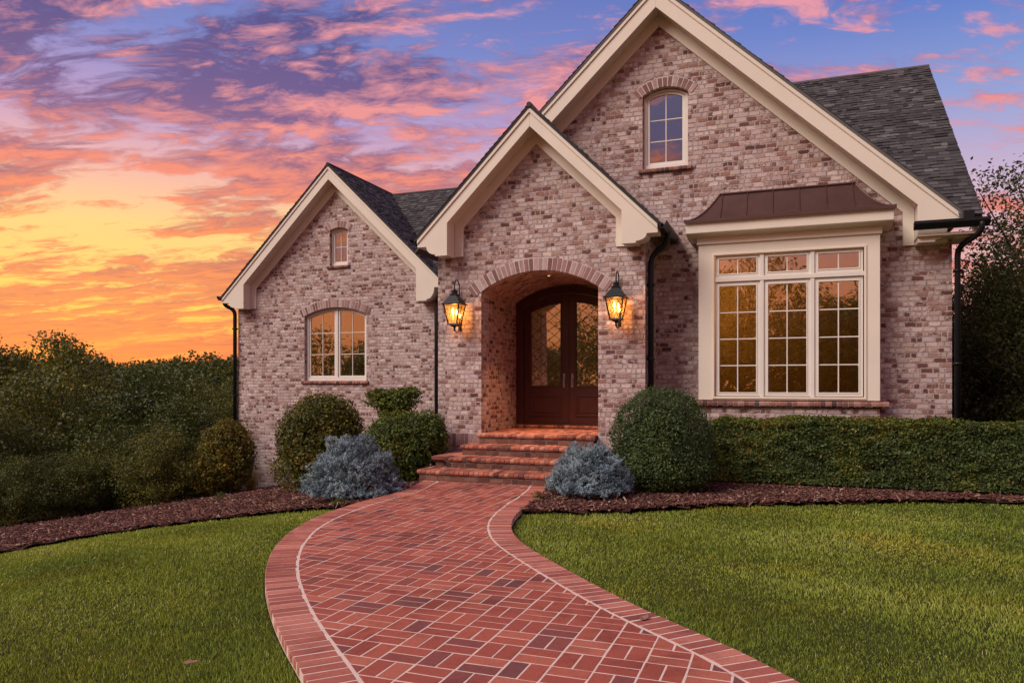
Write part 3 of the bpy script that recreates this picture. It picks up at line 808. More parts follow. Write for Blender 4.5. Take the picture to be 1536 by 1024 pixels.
# rake board of the side gable, its soffit and the front eave soffit
mb = MB(); mb.prism([[(12.62, 3.90), (17.1, 7.86), (21.6, 3.92), (21.6, 3.66), (17.1, 7.58), (12.62, 3.64)]], 2.53, 2.58, ax='x'); mb.box(2.31, 2.53, 12.7, 13.3, 3.66, 3.70)
mb.box(1.79, 2.58, 12.58, 13.0, 3.69, 3.73)
mb.box(1.92, 2.22, 12.80, 13.0, 3.62, 3.69)
mb.build('side_fascia', M['trim'], house, bevel=.004)

# gutters and downspouts --------------------------------------
def gutter_y(x, y0, y1, z, sg):          # runs along Y, open at the top, lip away from the house (sg)
    w = .12
    prof = [(x, z), (x, z-.10), (x+sg*.07, z-.10), (x+sg*w, z-.03), (x+sg*w, z+.012), (x+sg*(w-.012), z+.012), (x+sg*(w-.014), z-.02), (x+sg*.06, z-.085), (x+sg*.012, z-.085), (x+sg*.012, z)]
    mb = MB(); mb.prism([prof], y0, y1); return mb.build('gutter', M['black'], house)
def gutter_x(x0, x1, y, z):
    prof = [(y, z), (y, z-.105), (y-.07, z-.105), (y-.125, z-.03), (y-.125, z+.012), (y-.113, z+.012), (y-.111, z-.02), (y-.06, z-.09), (y-.012, z-.09), (y-.012, z)]
    mb = MB(); mb.prism([prof], x0, x1, ax='x')
    for a in (x0, x1-.006): mb.prism([[(y, z), (y, z-.105), (y-.07, z-.105), (y-.125, z-.03), (y-.125, z+.012)]], a-.003, a+.006, ax='x')
    return mb.build('gutter', M['black'], house)
g = gutter_y(-1.90, YP-.38, YM-.01, 4.00, 1)
gutter_y(-6.12, YP-.37, YM-.01, 4.00, -1)
gutter_y(-14.29, YW-.36, 22.9, 3.85, -1)
gutter_y(-7.72, YW-.35, 17.0, 3.98, 1)
gutter_x(1.73, 2.70, 12.56, 3.885)
mb = MB(); mb.box(2.36, 2.50, 12.45, 12.56, 3.87, 4.01); mb.build('gutter_corner', M['black'], house)
def downspout(pts, r=.043, straps=()):
    mb = MB(); mb.tube(pts, r, 12)
    for z in straps: x, y = pts[-1][0], pts[-1][1]; mb.box(x-.055, x+.055, y-.047, y+.06, z-.018, z+.018)
    o = mb.build('downspout', M['black'], house, smooth=False)
    me = o.data; me.polygons.foreach_set('use_smooth', [len(p.vertices) == 4 for p in me.polygons]); return o
def bendpts(a, b, c, d, n=6):
    """smooth S between straight pieces a-b ... c-d"""
    out = [Vector(a)]
    b0, b1, b2, b3 = [Vector(k) for k in (a, b, c, d)]
    for i in range(1, 13):
        t = i/12; out.append(b0*(1-t)**3+b1*3*t*(1-t)**2+b2*3*t*t*(1-t)+b3*t**3)
    return out
def sp(a, d, zb, straps, r=.043):
    a = Vector(a); d = Vector(d); m = (a.z+d.z)/2
    P = [a+Vector((0, 0, .04))]+bendpts(a, (a.x, a.y, m-.05), (d.x, d.y, m+.08), d)+[Vector((d.x, d.y, zb))]
    return downspout(P, r, straps)
sp((-1.84, 12.15, 3.91), (-2.115, 12.16, 3.40), -.1, (3.1, 1.9, .8), .048)
sp((2.60, 12.48, 3.80), (2.37, 12.92, 3.42), 0, (3.2, 1.8), .042)
sp((-14.33, YW-.18, 3.77), (-14.06, YW-.06, 3.35), -1.3, (3.0, 1.2), .05)
sp((-7.68, YW-.15, 3.9), (-7.98, YW-.07, 3.35), -.9, (3.0, 1.4, .2), .085)

# windows -----------------------------------------------------
arched_window('arched six-pane attic window high in the big front gable', *WX['attic'], YM, 2, 3, 1, 'shade_dim')
arched_window('small four-pane window under the left gable peak', *WX['small'], YW, 2, 2, 1, 'shade_dim', fw=.045)
arched_window('arched double casement window of the left gable', *WX['big'], YW, 2, 3, 2, 'shade', fw=.07)

# bay window ----------------------------------------------------
YB = 12.55
mb = MB(); mb.prism([[(-1.405, 1.235), (1.28, 1.235), (1.28, 3.78), (-1.405, 3.78)], [(-1.165, 1.275), (1.075, 1.275), (1.075, 3.59), (-1.165, 3.59)]], YB, YB+.09)
mb.box(-1.405, -1.345, YB+.09, YM, 1.235, 3.78); mb.box(1.22, 1.28, YB+.09, YM, 1.235, 3.78); mb.box(-1.34, 1.215, YB+.09, YM+.3, 3.66, 3.78)
bay = mb.build('bay_window', M['trim'], house, bevel=.005); bay['label'] = 'large cream-framed bay window with a copper roof'
mb = MB()
for (x0, x1, z0, z1, y0) in ((-1.185, 1.095, 1.255, 3.61, YB-.018),):
    mb.prism([[(x0, z0), (x1, z0), (x1, z1), (x0, z1)], [(x0+.035, z0+.035), (x1-.035, z0+.035), (x1-.035, z1-.035), (x0+.035, z1-.035)]], y0, YB+.02)
mb.build('casing_moulding', M['trim'], bay, bevel=.006)
# crown
mb = MB(); mb.box(-1.43, 1.305, YB-.03, YM, 3.765, 3.87); mb.build('frieze_board', M['trim'], bay, bevel=.005)
mb = MB()
prof = [(YM, 3.87), (YB-.03, 3.87), (YB-.05, 3.885), (YB-.075, 3.90), (YB-.10, 3.905), (YB-.19, 3.915), (YB-.20, 3.93), (YB-.20, 4.07), (YB-.215, 4.085), (YB-.215, 4.10), (YM, 4.10)]
mb.prism([prof], -1.58, 1.445, ax='x'); mb.build('crown_moulding', M['trim'], bay, bevel=.006)
# copper roof with concave sweep
def cpt(x, sfrac, side=0):
    return None
H0, HT = 4.104, .535; X0, X1, Y0 = -1.605, 1.47, YB-.235; DX, DY = .50, YM-Y0-.01
zf = lambda t: H0+.022+HT*(t**1.75 if t < 1 else 1)
ts = [i/12 for i in range(13)]
V = []; F = []
for t in ts:
    x0, x1, y = X0+DX*t, X1-DX*t, Y0+DY*t; z = zf(t)
    V += [(x0, YM-.002, z), (x0, y, z), (x1, y, z), (x1, YM-.002, z)]
for i in range(12):
    for k in range(3): F.append((4*i+k, 4*i+k+1, 4*i+4+k+1, 4*i+4+k))
F.append((48, 49, 50, 51)); n0 = len(V)
V += [(X0, YM-.002, H0), (X0, Y0, H0), (X1, Y0, H0), (X1, YM-.002, H0)]
F += [(n0, n0+1, 1, 0), (n0+1, n0+2, 2, 1), (n0+2, n0+3, 3, 2), (n0, n0+3, n0+2, n0+1), tuple([n0+3, n0, 0]+[4*i for i in range(1, 13)]+[51]+[4*i+3 for i in range(11, -1, -1)])]
mb = MB(); mb.add(V, F); cop = mb.build('copper_roof', M['copper'], bay)
mb = MB()
for x in (-1.06, -.66, -.26, .14, .54, .93):
    P = [(x, Y0+DY*t, zf(t)+.012) for t in ts if X0+DX*t < x < X1-DX*t]
    mb.tube([(x, Y0-.004, H0+.012)]+P, .0105, 6)
for sg, xe in ((1, X0), (-1, X1)): mb.tube([(xe+sg*DX*t, Y0+DY*t, zf(t)+.008) for t in ts], .014, 6)
mb.tube([(X0+DX, Y0+DY-.005, zf(1)+.012), (X1-DX, Y0+DY-.005, zf(1)+.012)], .022, 6)
mb.box(X0-.006, X1+.006, Y0-.012, Y0+.0, H0-.018, H0+.03)
mb.build('standing_seam', M['copper'], cop)
# three units: frames, transoms, sashes
ux = [(-1.15, -.435), (-.40, .315), (.345, 1.06)]
mb = MB()
for x in (-.4175, .330): mb.box(x-.030, x+.030, YB+.012, YB+.085, 1.29, 3.575)
mb.box(-1.15, 1.06, YB+.004, YB+.088, 3.145, 3.215); mb.build('mullion', M['sash'], bay, bevel=.006)
for (xa, xb) in ux:
    for (za, zb, cols, rows) in ((1.30, 3.14, 2, 4), (3.22, 3.575, 2, 1)):
        a, b = xa+.012, xb-.012; st = .062 if rows > 1 else .058
        mb = MB(); mb.prism([[(a, za), (b, za), (b, zb), (a, zb)], [(a+st, za+st), (b-st, za+st), (b-st, zb-st), (a+st, zb-st)]], YB+.035, YB+.085)
        mb.prism([[(a+st-.018, za+st-.018), (b-st+.018, za+st-.018), (b-st+.018, zb-st+.018), (a+st-.018, zb-st+.018)], [(a+st, za+st), (b-st, za+st), (b-st, zb-st), (a+st, zb-st)]], YB+.026, YB+.035)
        mb.build('sash', M['sash'], bay, bevel=.004)
        mb = MB(); mb.box(a+st-.005, b-st+.005, YB+.058, YB+.062, za+st-.005, zb-st+.005); mb.build('pane', M['glass'], bay)
        mb = MB(); xm = (a+b)/2; mb.box(xm-.009, xm+.009, YB+.044, YB+.070, za+st-.004, zb-st+.004)
        for r in range(1, rows): z = za+st+(zb-za-2*st)*r/rows; mb.box(a+st-.004, b-st+.004, YB+.046, YB+.072, z-.009, z+.009)
        mb.build('muntin', M['sash'], bay, bevel=.003)
mb = MB(); mb.box(-1.32, 1.20, YB+.42, YB+.44, 1.2, 3.66); mb.build('window_shade', M['shade'], bay)
rowlock(bay, -1.50, 1.40, 1.140, 1.232, YB-.075, YM, pitch=.08, round_=.026)
mb = MB(); mb.box(-1.40, 1.275, YB+.005, YM-.002, -.3, 1.140); mb.build('bay_base', M['wall'], bay)

def room_lamp(parent, x, y, z, e):
    l = bpy.data.lights.new('room_lamp', 'POINT'); l.energy = e; l.color = (1, .74, .46); l.shadow_soft_size = .25
    lo = bpy.data.objects.new('room_lamp', l); COL.objects.link(lo); lo.parent = parent; lo.location = Vector((x, y, z))-rootloc(parent)
room_lamp(bay, -1.3, 14.2, 3.0, 280)
room_lamp(house, -11.4, 17.8, 3.2, 42)

# front door ----------------------------------------------------
xc = -3.99; dz0 = .715
DA = (-5.06, -2.92, 3.07, .31)
mb = MB(); mb.prism([[(DA[0], dz0), (DA[1], dz0)]+arc(*DA), [(DA[0]+.16, dz0+.02), (DA[1]-.16, dz0+.02)]+arc(DA[0]+.16, DA[1]-.16, DA[2]-.09, DA[3]-.05)], YD, YD+.14)
mb.box(DA[0]+.14, DA[1]-.14, YD+.01, YD+.14, dz0, dz0+.024)
dfr = mb.build('door_frame', M['door'], house, bevel=.008)
arcd = arc(DA[0]+.165, DA[1]-.165, DA[2]-.095, DA[3]-.05, 60)
def dtop(x):
    for (xa, za), (xb, zb) in zip(arcd[:-1], arcd[1:]):
        if xb <= x <= xa: return za+(zb-za)*(xa-x)/(xa-xb+1e-9)
    return arcd[0][1]
gz0 = 1.465
for sg in (-1, 1):
    xo = xc+sg*(1.07-.165); xi = xc+sg*.008
    a, b = min(xo, xi), max(xo, xi)
    def outl(xa, xb, zb, dt, n=14): return [(xa, zb), (xb, zb)] + [(xb+(xa-xb)*i/n, dtop(xb+(xa-xb)*i/n)-dt) for i in range(n+1)]
    sti = .15
    ga, gb = a+sti, b-sti
    mb = MB(); mb.prism([outl(a, b, dz0+.03, .004), outl(ga, gb, gz0, .17)], YD+.045, YD+.10)
    leaf = mb.build('door', M['door'], house, bevel=.006)
    mb = MB()
    mb.prism([outl(ga-.03, gb+.03, gz0-.03, .14), outl(ga, gb, gz0, .17)], YD+.033, YD+.045)      # glazing bead
    mb.prism([[(ga-.02, dz0+.16), (gb+.02, dz0+.16), (gb+.02, gz0-.17), (ga-.02, gz0-.17)], [(ga+.02, dz0+.20), (gb-.02, dz0+.20), (gb-.02, gz0-.21), (ga+.02, gz0-.21)]], YD+.030, YD+.045)
    mb.prism([[(ga+.05, dz0+.23), (gb-.05, dz0+.23), (gb-.05, gz0-.24), (ga+.05, gz0-.24)]], YD+.034, YD+.045)
    mb.build('door_panel', M['door'], leaf, bevel=.01)
    mb = MB(); mb.prism([outl(ga-.005, gb+.005, gz0-.005, .165)], YD+.066, YD+.072); mb.build('door_pane', M['glass'], leaf)
    # diamond leading
    mb = MB(); px_, pz_ = (gb-ga)/2.55, .185
    zt_ = max(dtop(ga), dtop(gb))
    def clip_seg(p, d, L):
        out = []; t = 0; cur = None; st_ = .006
        while t < L:
            x, z = p[0]+d[0]*t, p[1]+d[1]*t; ok = ga <= x <= gb and gz0 <= z <= dtop(min(max(x, a), b))-.17
            if ok and cur is None: cur = (x, z)
            if not ok and cur is not None: out.append((cur, (x-d[0]*st_, z-d[1]*st_))); cur = None
            t += st_
        if cur: out.append((cur, (x, z)))
        return out
    for kk in range(-14, 26):
        for s2 in (-1, 1):
            dd = Vector((px_, s2*pz_)).normalized(); z_ = gz0+kk*pz_*1.0+.05
            for (p1, p2) in clip_seg((ga, z_), dd, 2.6):
                if math.hypot(p2[0]-p1[0], p2[1]-p1[1]) > .02: mb.tube([(p1[0], YD+.062, p1[1]), (p2[0], YD+.062, p2[1])], .0042, 5)
    mb.build('diamond_leading', M['lead'], leaf)
    hx = xi+sg*.075
    mb = MB(); mb.box(hx-.022, hx+.022, YD+.033, YD+.046, 1.43, 1.70)
    mb.tube([(hx, YD+.04, 1.66), (hx, YD+.018, 1.66)], .020, 10); mb.tube([(hx, YD+.04, 1.60), (hx, YD-.01, 1.60), (hx-sg*.0, YD-.02, 1.57), (hx, YD-.02, 1.50), (hx, YD-.005, 1.46), (hx, YD+.035, 1.45)], .011, 8)
    mb.build('door_handle', M['steel'], leaf, bevel=.003)
mb = MB(); mb.box(xc-.012, xc+.012, YD+.03, YD+.046, dz0+.035, dtop(xc)-.01); mb.build('astragal', M['door'], dfr)
mb = MB(); mb.box(-5.3, -2.7, 15.6, 15.65, .5, 3.6); mb.box(-5.3, -5.2, YD+.3, 15.6, .5, 3.6); mb.box(-2.8, -2.7, YD+.3, 15.6, .5, 3.6); mb.box(-5.3, -2.7, YD+.3, 15.6, 3.6, 3.65); mb.box(-5.3, -2.7, YD+.3, 15.6, .6, .68)
mb.build('foyer', M['foyer'], house)
# recessed porch downlight
mb = MB(); mb.tube([(xc, 12.60, 3.404), (xc, 12.60, 3.398)], .022, 20); dl = mb.build('porch_downlight', M['disc'], house)

# front steps -----------------------------------------------------
steps = empty('front_steps', (-3.99, 11.2, 0), 'wide red brick steps with rounded nosings climbing to the arched door', 'steps')
def step(x0, x1, yf, yb, zt, zb, wrapl=0):
    mb = MB(); mb.box(x0+.035, x1-.035, yf+.035, yb, zb, zt-.062); o = mb.build('step', M['riser'], steps)
    n = int(round((x1-x0)/.08)); p = (x1-x0)/n; mb = MB(); c = .026
    for i in range(n):
        a, b = x0+i*p+.0045, x0+(i+1)*p-.0045; k = random.uniform(-.004, .004); dz = random.uniform(-.002, .002)
        y0 = yf+k; y1 = min(yf+.30, yb); z0, z1 = zt-.066+dz, zt+dz
        prof = [(y1, z0), (y0+c*.8, z0), (y0+.003, z0+c*.7), (y0, (z0+z1)/2), (y0+.004, z1-c*.75), (y0+c*.45, z1-c*.22), (y0+c, z1), (y1, z1)]
        mb.prism([prof], a, b, ax='x')
        yy = y1+.009
        while yy < yb-.05:
            e = min(yy+.205, yb); mb.box(a, b, yy, e, z0+.01, z1+random.uniform(-.002, .001)); yy = e+.009
    mb.build('nosing', M['unit_red'], o, bevel=.004)
    mb = MB(); mb.box(x0+.012, x1-.012, yf+.014, yb, zt-.06, zt-.009); mb.build('step_mortar', M['joint2'], o)
step(-5.45, -2.55, 10.39, 11.0, .1625, -.1)
step(-5.20, -2.78, 10.84, 11.5, .325, .05)
step(-5.13, -2.85, 11.32, 12.0, .4875, .2)
step(-5.03, -2.95, 11.80, 13.72, .65, .3)
mb = MB(); mb.box(-5.42, -5.17, 11.0, 11.95, -.1, .26); o = mb.build('cheek_wall', M['riser'], steps)
mb = MB()
for i in range(12): mb.box(-5.46, -5.17, 10.93+i*.083, 11.005+i*.083, .265, .325)
mb.build('cheek_cap', M['unit_red'], o, bevel=.006)
rowlock(steps, -5.03, -2.95, .652, .712, 13.70, 13.86, mat='unit_red', name='door_sill', slope=.004)

# wall lanterns ------------------------------------------------------
def lantern(cx, cy, label):
    root = empty('wall_lantern', (cx, YP, 2.72), label, 'wall lantern', 'black wall lanterns either side of the entry arch')
    z = 2.86; W = .33
    mb = MB(); mb.frustum(cx, cy, z, z+.018, W+.02, W+.02); mb.frustum(cx, cy, z+.018, z+.06, W-.01, W*.80); mb.frustum(cx, cy, z+.06, z+.17, W*.80, W*.34); mb.frustum(cx, cy, z+.17, z+.185, W*.42, W*.42)
    mb.frustum(cx, cy, z+.185, z+.235, W*.28, W*.28, 10); mb.frustum(cx, cy, z+.235, z+.26, W*.32, W*.18, 10); mb.frustum(cx, cy, z+.26, z+.30, .035, .02, 8)
    mb.build('lantern_roof', M['black'], root, bevel=.003)
    mb = MB(); zb = z-.33; wt, wb = W*.86, W*.50
    for sx in (-1, 1):
        for sy in (-1, 1): mb.tube([(cx+sx*wt/2, cy+sy*wt/2, z), (cx+sx*wb/2, cy+sy*wb/2, zb)], .0125, 4)
    mb.frustum(cx, cy, zb-.02, zb+.008, wb+.045, wb+.03); mb.frustum(cx, cy, zb-.045, zb-.02, wb*.5, wb*.8)
    mb.build('lantern_cage', M['black'], root)
    mb = MB(); V = []; 
    for zz, w in ((z-.004, wt-.01), (zb+.01, wb-.008)): V += [(cx-w/2, cy-w/2, zz), (cx+w/2, cy-w/2, zz), (cx+w/2, cy+w/2, zz), (cx-w/2, cy+w/2, zz)]
    mb.add(V, [(0,1,5,4), (1,2,6,5), (2,3,7,6), (3,0,4,7)]); mb.build('lantern_glass', M['amber'], root)
    mb = MB()
    for ox, zz in ((-.03, -.10), (.035, -.13)):
        mb.tube([(cx+ox, cy, z+zz-.05), (cx+ox, cy, z+zz-.03), (cx+ox, cy, z+zz), (cx+ox, cy, z+zz+.035), (cx+ox, cy, z+zz+.055)], [.008, .018, .020, .012, .002], 10)
    mb.build('bulb', M['bulb'], root, smooth=True)
    mb = MB()
    for ox, zz in ((-.03, -.10), (.035, -.13)): mb.tube([(cx+ox, cy, zb), (cx+ox, cy, z+zz-.05)], .011, 8)
    mb.build('candle_sleeve', M['sash'], root)
    # bracket: gooseneck from the wall over the roof, scroll under the cage, back plate
    top = z+.43
    P = [(cx, YP-.01, z-.02), (cx, YP-.03, z+.10), (cx, YP-.035, z+.28)]
    for i in range(9):
        t = math.pi*i/8; ym = (YP-.035+cy)/2; rr = (YP-.035-cy)/2
        P.append((cx, ym+rr*math.cos(t), z+.32+.12*math.sin(t)))
    P.append((cx, cy, z+.28))
    mb = MB(); mb.tube(P, .011, 8); mb.tube([(cx, YP-.0, z+.02), (cx, YP-.02, z+.02)], .055, 14)
    mb.box(cx-.03, cx+.03, YP-.02, YP, z-.42, z+.04)
    Q = [(cx, YP-.01, z-.36), (cx, YP-.06, z-.44), (cx, YP-.13, z-.47), (cx, cy+.03, z-.45), (cx, cy, z-.40), (cx, cy, z-.36)]
    mb.tube(Q, .010, 8); mb.build('bracket', M['black'], root, smooth=False)
    mb = MB(); mb.tube([(cx, cy, zb-.04), (cx, cy, zb-.06), (cx, cy, zb-.075), (cx, cy, zb-.10), (cx, cy, zb-.125)], [.014, .026, .012, .018, .003], 10); mb.build('finial', M['black'], root, smooth=True)
    l = bpy.data.lights.new('lantern_light', 'POINT'); l.energy = 18; l.color = (1, .48, .16); l.shadow_soft_size = .035
    lo = bpy.data.objects.new('lantern_light', l); COL.objects.link(lo); lo.parent = root; lo.location = (0, cy-YP, z-.13-2.72)
lantern(-5.43, 11.76, 'lit black carriage lantern on the left pier, next to the downspout')
lantern(-2.60, 11.76, 'lit black carriage lantern on the right pier, above the round bush')
l = bpy.data.lights.new('porch_light', 'AREA'); l.shape = 'DISK'; l.size = .08; l.energy = 17; l.color = (1, .56, .25); l.spread = R(72)
lo = bpy.data.objects.new('porch_light', l); COL.objects.link(lo); lo.parent = dl; lo.location = Vector((xc, 12.60, 3.375))-rootloc(dl)
# ------------------------------------------------------------ plants
def leafcloud(C, N, size, asp=.5, jit=.9, fold=.25, r=None):
    """leaves at points C facing roughly N: two triangles folded on the midrib"""
    n = len(C); r = r or rng
    d = N+r.normal(0, jit, (n, 3)); d /= np.linalg.norm(d, axis=1)[:, None]+1e-9
    t = r.normal(0, 1, (n, 3)); t -= (t*d).sum(1)[:, None]*d; t /= np.linalg.norm(t, axis=1)[:, None]+1e-9
    b = np.cross(d, t); L = (size*r.uniform(.65, 1.3, n))[:, None]; W = L*asp*.5
    v0 = C-t*L*.5; v2 = C+t*L*.5-d*L*.08; v1 = C+b*W+d*L*fold*.35+t*L*.05; v3 = C-b*W+d*L*fold*.35+t*L*.05
    V = np.stack([v0, v1, v2, v3], 1).reshape(-1, 3); k = (np.arange(n)*4)[:, None]
    return V, np.concatenate([k+np.array([[0,1,2]]), k+np.array([[0,2,3]])], 1).ravel()
def leafmesh(name, C, N, size, mat, parent, rnd, **kw):
    V, lp = leafcloud(C, N, size, **kw)
    return npmesh(name, V, lp, np.full(2*len(C), 3), np.repeat(rnd, 2), mat, parent)
def sphere_pts(n, r=None):
    v = (r or rng).normal(0, 1, (n, 3)); return v/np.linalg.norm(v, axis=1)[:, None]

def stems(mb, x, y, z, h, spread, n, r0=.018):
    for i in range(n):
        a = 2*math.pi*i/n+random.uniform(-.4, .4); s = spread*random.uniform(.5, 1)
        P = [(x+.05*math.cos(a), y+.05*math.sin(a), z-.05), (x+s*.4*math.cos(a), y+s*.4*math.sin(a), z+h*.4), (x+s*math.cos(a+.3), y+s*math.sin(a+.3), z+h*.85)]
        mb.tube(P, [r0, r0*.75, r0*.3], 6)

def bush(name, label, cat, x, y, lobes, n, size, mat, seed, zb=None, lump=.16, inner=.55, asp=.5, group=None, k=4, jit=.8):
    """lobes: list of (dx, dy, dz, rx, ry, rz) ellipsoids above the base"""
    z = g1(x, y) if zb is None else zb
    root = empty(name, (x, y, z), label, cat, group)
    r = np.random.default_rng(seed); vol = np.array([l[3]*l[4]+l[4]*l[5]+l[3]*l[5] for l in lobes]); cnt = (n*vol/vol.sum()).astype(int)
    Cs = []; Ns = []; Rs = []
    for l, c in zip(lobes, cnt):
        d = sphere_pts(c, r); ax = np.array(l[3:6]); cen = np.array([x+l[0], y+l[1], z+l[2]])
        bump_ = 1+lump*sines(d*1.0+cen, seed, k)+lump*.5*sines(d+cen, seed+5, k*2.7)
        rad = np.where(r.random(c) < .72, r.normal(1, .035, c)+.09*(r.random(c) > .975), r.uniform(inner, 1, c))*bump_
        P = cen+d*ax*rad[:, None]; ok = P[:, 2] > z-.02
        Cs.append(P[ok]); Ns.append((d/ax)[ok]); Rs.append(np.clip(r.normal(.45, .23, c)+.22*sines(P, seed+9, 3.5), 0, 1)[ok])
    C = np.concatenate(Cs); N = np.concatenate(Ns); N /= np.linalg.norm(N, axis=1)[:, None]
    m = int(n*.16); C2 = []; 
    for l, c in zip(lobes, (m*vol/vol.sum()).astype(int)):
        d = sphere_pts(c, r); C2.append(np.array([x+l[0], y+l[1], z+l[2]])+d*np.array(l[3:6])*r.uniform(.45, .84, c)[:, None]*(1+lump*sines(d+np.array([x+l[0], y+l[1], z+l[2]]), seed, k))[:, None])
    C2 = np.concatenate(C2); C2 = C2[C2[:, 2] > z]; big = np.concatenate([np.full(len(C), size), np.full(len(C2), size*2.2)])
    C = np.concatenate([C, C2]); N = np.concatenate([N, sphere_pts(len(C2), r)]); Rs.append(r.uniform(0, .5, len(C2)))
    leafmesh('foliage', C, N, big, M[mat], root, np.concatenate(Rs), asp=asp, jit=jit)
    mb = MB(); H = max(l[2]+l[5]*.6 for l in lobes); S = max(l[3] for l in lobes)*.65
    stems(mb, x, y, z, H, S, 9); 
    for l in lobes:       # forked twigs through each lobe
        for i in range(14):
            d = Vector(sphere_pts(1, r)[0]); e = Vector((x+l[0]+d.x*l[3]*.85, y+l[1]+d.y*l[4]*.85, z+l[2]+d.z*l[5]*.85))
            b = Vector((x+l[0]*.6, y+l[1]*.6, z+max(.05, l[2]*.5))); m = (b+e)/2+Vector((random.uniform(-.06, .06), random.uniform(-.06, .06), .05))
            if e.z > z: mb.tube([b, m, e], [.010, .007, .003], 5)
    mb.build('stem', M['bark'], root)
    return root

bush('round_boxwood', 'large round clipped boxwood ball between the steps and the hedge', 'bush', -1.73, 10.80,
     [(0, 0, .70, .70, .68, .76), (.02, 0, .38, .72, .70, .42)], 34000, .038, 'leaf_ball', 3, lump=.045, inner=.82, k=5)
bush('laurel_bush', 'tall dense bronze-green bush under the left casement window', 'bush', -8.35, 12.0,
     [(0, 0, 1.02, .78, .62, .80), (-.12, 0, .42, .80, .62, .50), (.12, 0, 1.45, .62, .5, .36), (.5, .0, 1.12, .42, .4, .42), (-.5, 0, .95, .38, .4, .5)], 15000, .062, 'leaf_bronze', 4, lump=.10, k=5)
bush('leafy_shrub', 'bright green leafy shrub with a loose upper tier beside the entry steps', 'bush', -6.25, 11.45,
     [(0, 0, .62, .66, .55, .60), (.42, .1, .80, .34, .32, .42), (-.45, .1, .55, .38, .4, .45)], 15000, .058, 'leaf_fresh', 5, lump=.13, k=5)
bush('flat_topped_shrub', 'small loose flat-topped shrub rising behind the leafy one by the left wing', 'bush', -6.95, 12.3,
     [(0, 0, 1.50, .45, .38, .17), (.05, 0, 1.32, .26, .28, .20), (-.25, 0, 1.62, .25, .25, .10), (.32, 0, 1.66, .25, .22, .10), (0, 0, .85, .30, .3, .45)], 5200, .062, 'leaf_fresh', 6, lump=.25, inner=.2, k=6, jit=1.3)
bush('yellowing_shrub', 'yellowing shrub at the far left corner of the house', 'bush', -13.1, 14.9,
     [(0, 0, 1.05, .66, .6, .75), (-.4, 0, .62, .62, .55, .60), (.30, 0, .85, .45, .4, .6), (.05, 0, 1.55, .40, .38, .32)], 11000, .075, 'leaf_yellow', 8, lump=.13, k=4)

def spruce(label, x, y, W, H, seed):
    z = g1(x, y); root = empty('dwarf_blue_spruce', (x, y, z), label, 'bush', 'dwarf blue spruces flanking the path')
    r = np.random.default_rng(seed); nt = 1500; Vs = []; n_tot = 0; Cs = []; Ds = []; Ls = []; tone = []
    mb = MB()
    for i in range(nt):
        d = sphere_pts(1, r)[0]; d[2] = abs(d[2])*1.0-.12
        rad = r.uniform(.84, 1.03)*(.94+.10*math.sin(d[0]*11+seed)*math.sin(d[2]*9+1)+.09*math.sin(d[1]*12+d[2]*8))
        e = np.array([x+d[0]*W/2*rad, y+d[1]*W/2*rad, z+.10+max(0.0, d[2])*H*rad*.9+.06])
        dirn = np.array([d[0], d[1], .35+.5*max(d[2], 0)]); dirn += r.normal(0, .28, 3); dirn /= np.linalg.norm(dirn)
        L = r.uniform(.09, .165); a = e-dirn*L
        mb.tube([tuple(a), tuple(e)], [.004, .002], 4)
        tn = np.clip(r.normal(.5, .2)+.25*math.sin(d[0]*6)*math.sin(d[2]*7), 0, 1)
        # side shoots
        shoots = [(a, dirn, L*1.05)]
        for s_ in range(3):
            sd = dirn+r.normal(0, .55, 3); sd /= np.linalg.norm(sd); shoots.append((a+dirn*L*r.uniform(.2, .7), sd, L*r.uniform(.4, .6)))
        for (p, dd, l) in shoots:
            m = int(l/.0034); t = np.linspace(0.05, 1, m); side = sphere_pts(m, r); side -= (side@dd)[:, None]*dd*.55
            side /= np.linalg.norm(side, axis=1)[:, None]
            Cs.append(p+dd*(t*l)[:, None]); Ds.append(side+dd*.45); Ls.append(r.uniform(.018, .030, m)*(1.1-.45*t)); tone.append(np.clip(r.normal(tn, .13, m), 0, 1))
    for i in range(16):
        a = 2*math.pi*i/16; mb.tube([(x, y, z), (x+.5*W/2*math.cos(a), y+.5*W/2*math.sin(a), z+.3*H), (x+.8*W/2*math.cos(a), y+.8*W/2*math.sin(a), z+.42*H)], [.016, .010, .005], 6)
    C = np.concatenate(Cs); D = np.concatenate(Ds); D /= np.linalg.norm(D, axis=1)[:, None]; L = np.concatenate(Ls)[:, None]; T = np.concatenate(tone)
    s_ = np.cross(D, r.normal(0, 1, D.shape)); s_ /= np.linalg.norm(s_, axis=1)[:, None]; w = .0034
    V = np.stack([C-s_*w, C+s_*w, C+D*L+s_*w*.3, C+D*L-s_*w*.3], 1).reshape(-1, 3)
    k = (np.arange(len(C))*4)[:, None]
    npmesh('needles', V, (k+np.array([[0,1,2,3]])).ravel(), np.full(len(C), 4), T, M['spruce'], root)
    mb.build('branch', M['bark'], root)
spruce('broad blue spruce mound left of the steps, in front of the bronze-green bush', -5.80, 9.15, 1.40, .96, 11)
spruce('small blue spruce mound right of the steps, in front of the boxwood ball', -2.52, 9.84, 1.20, .72, 12)

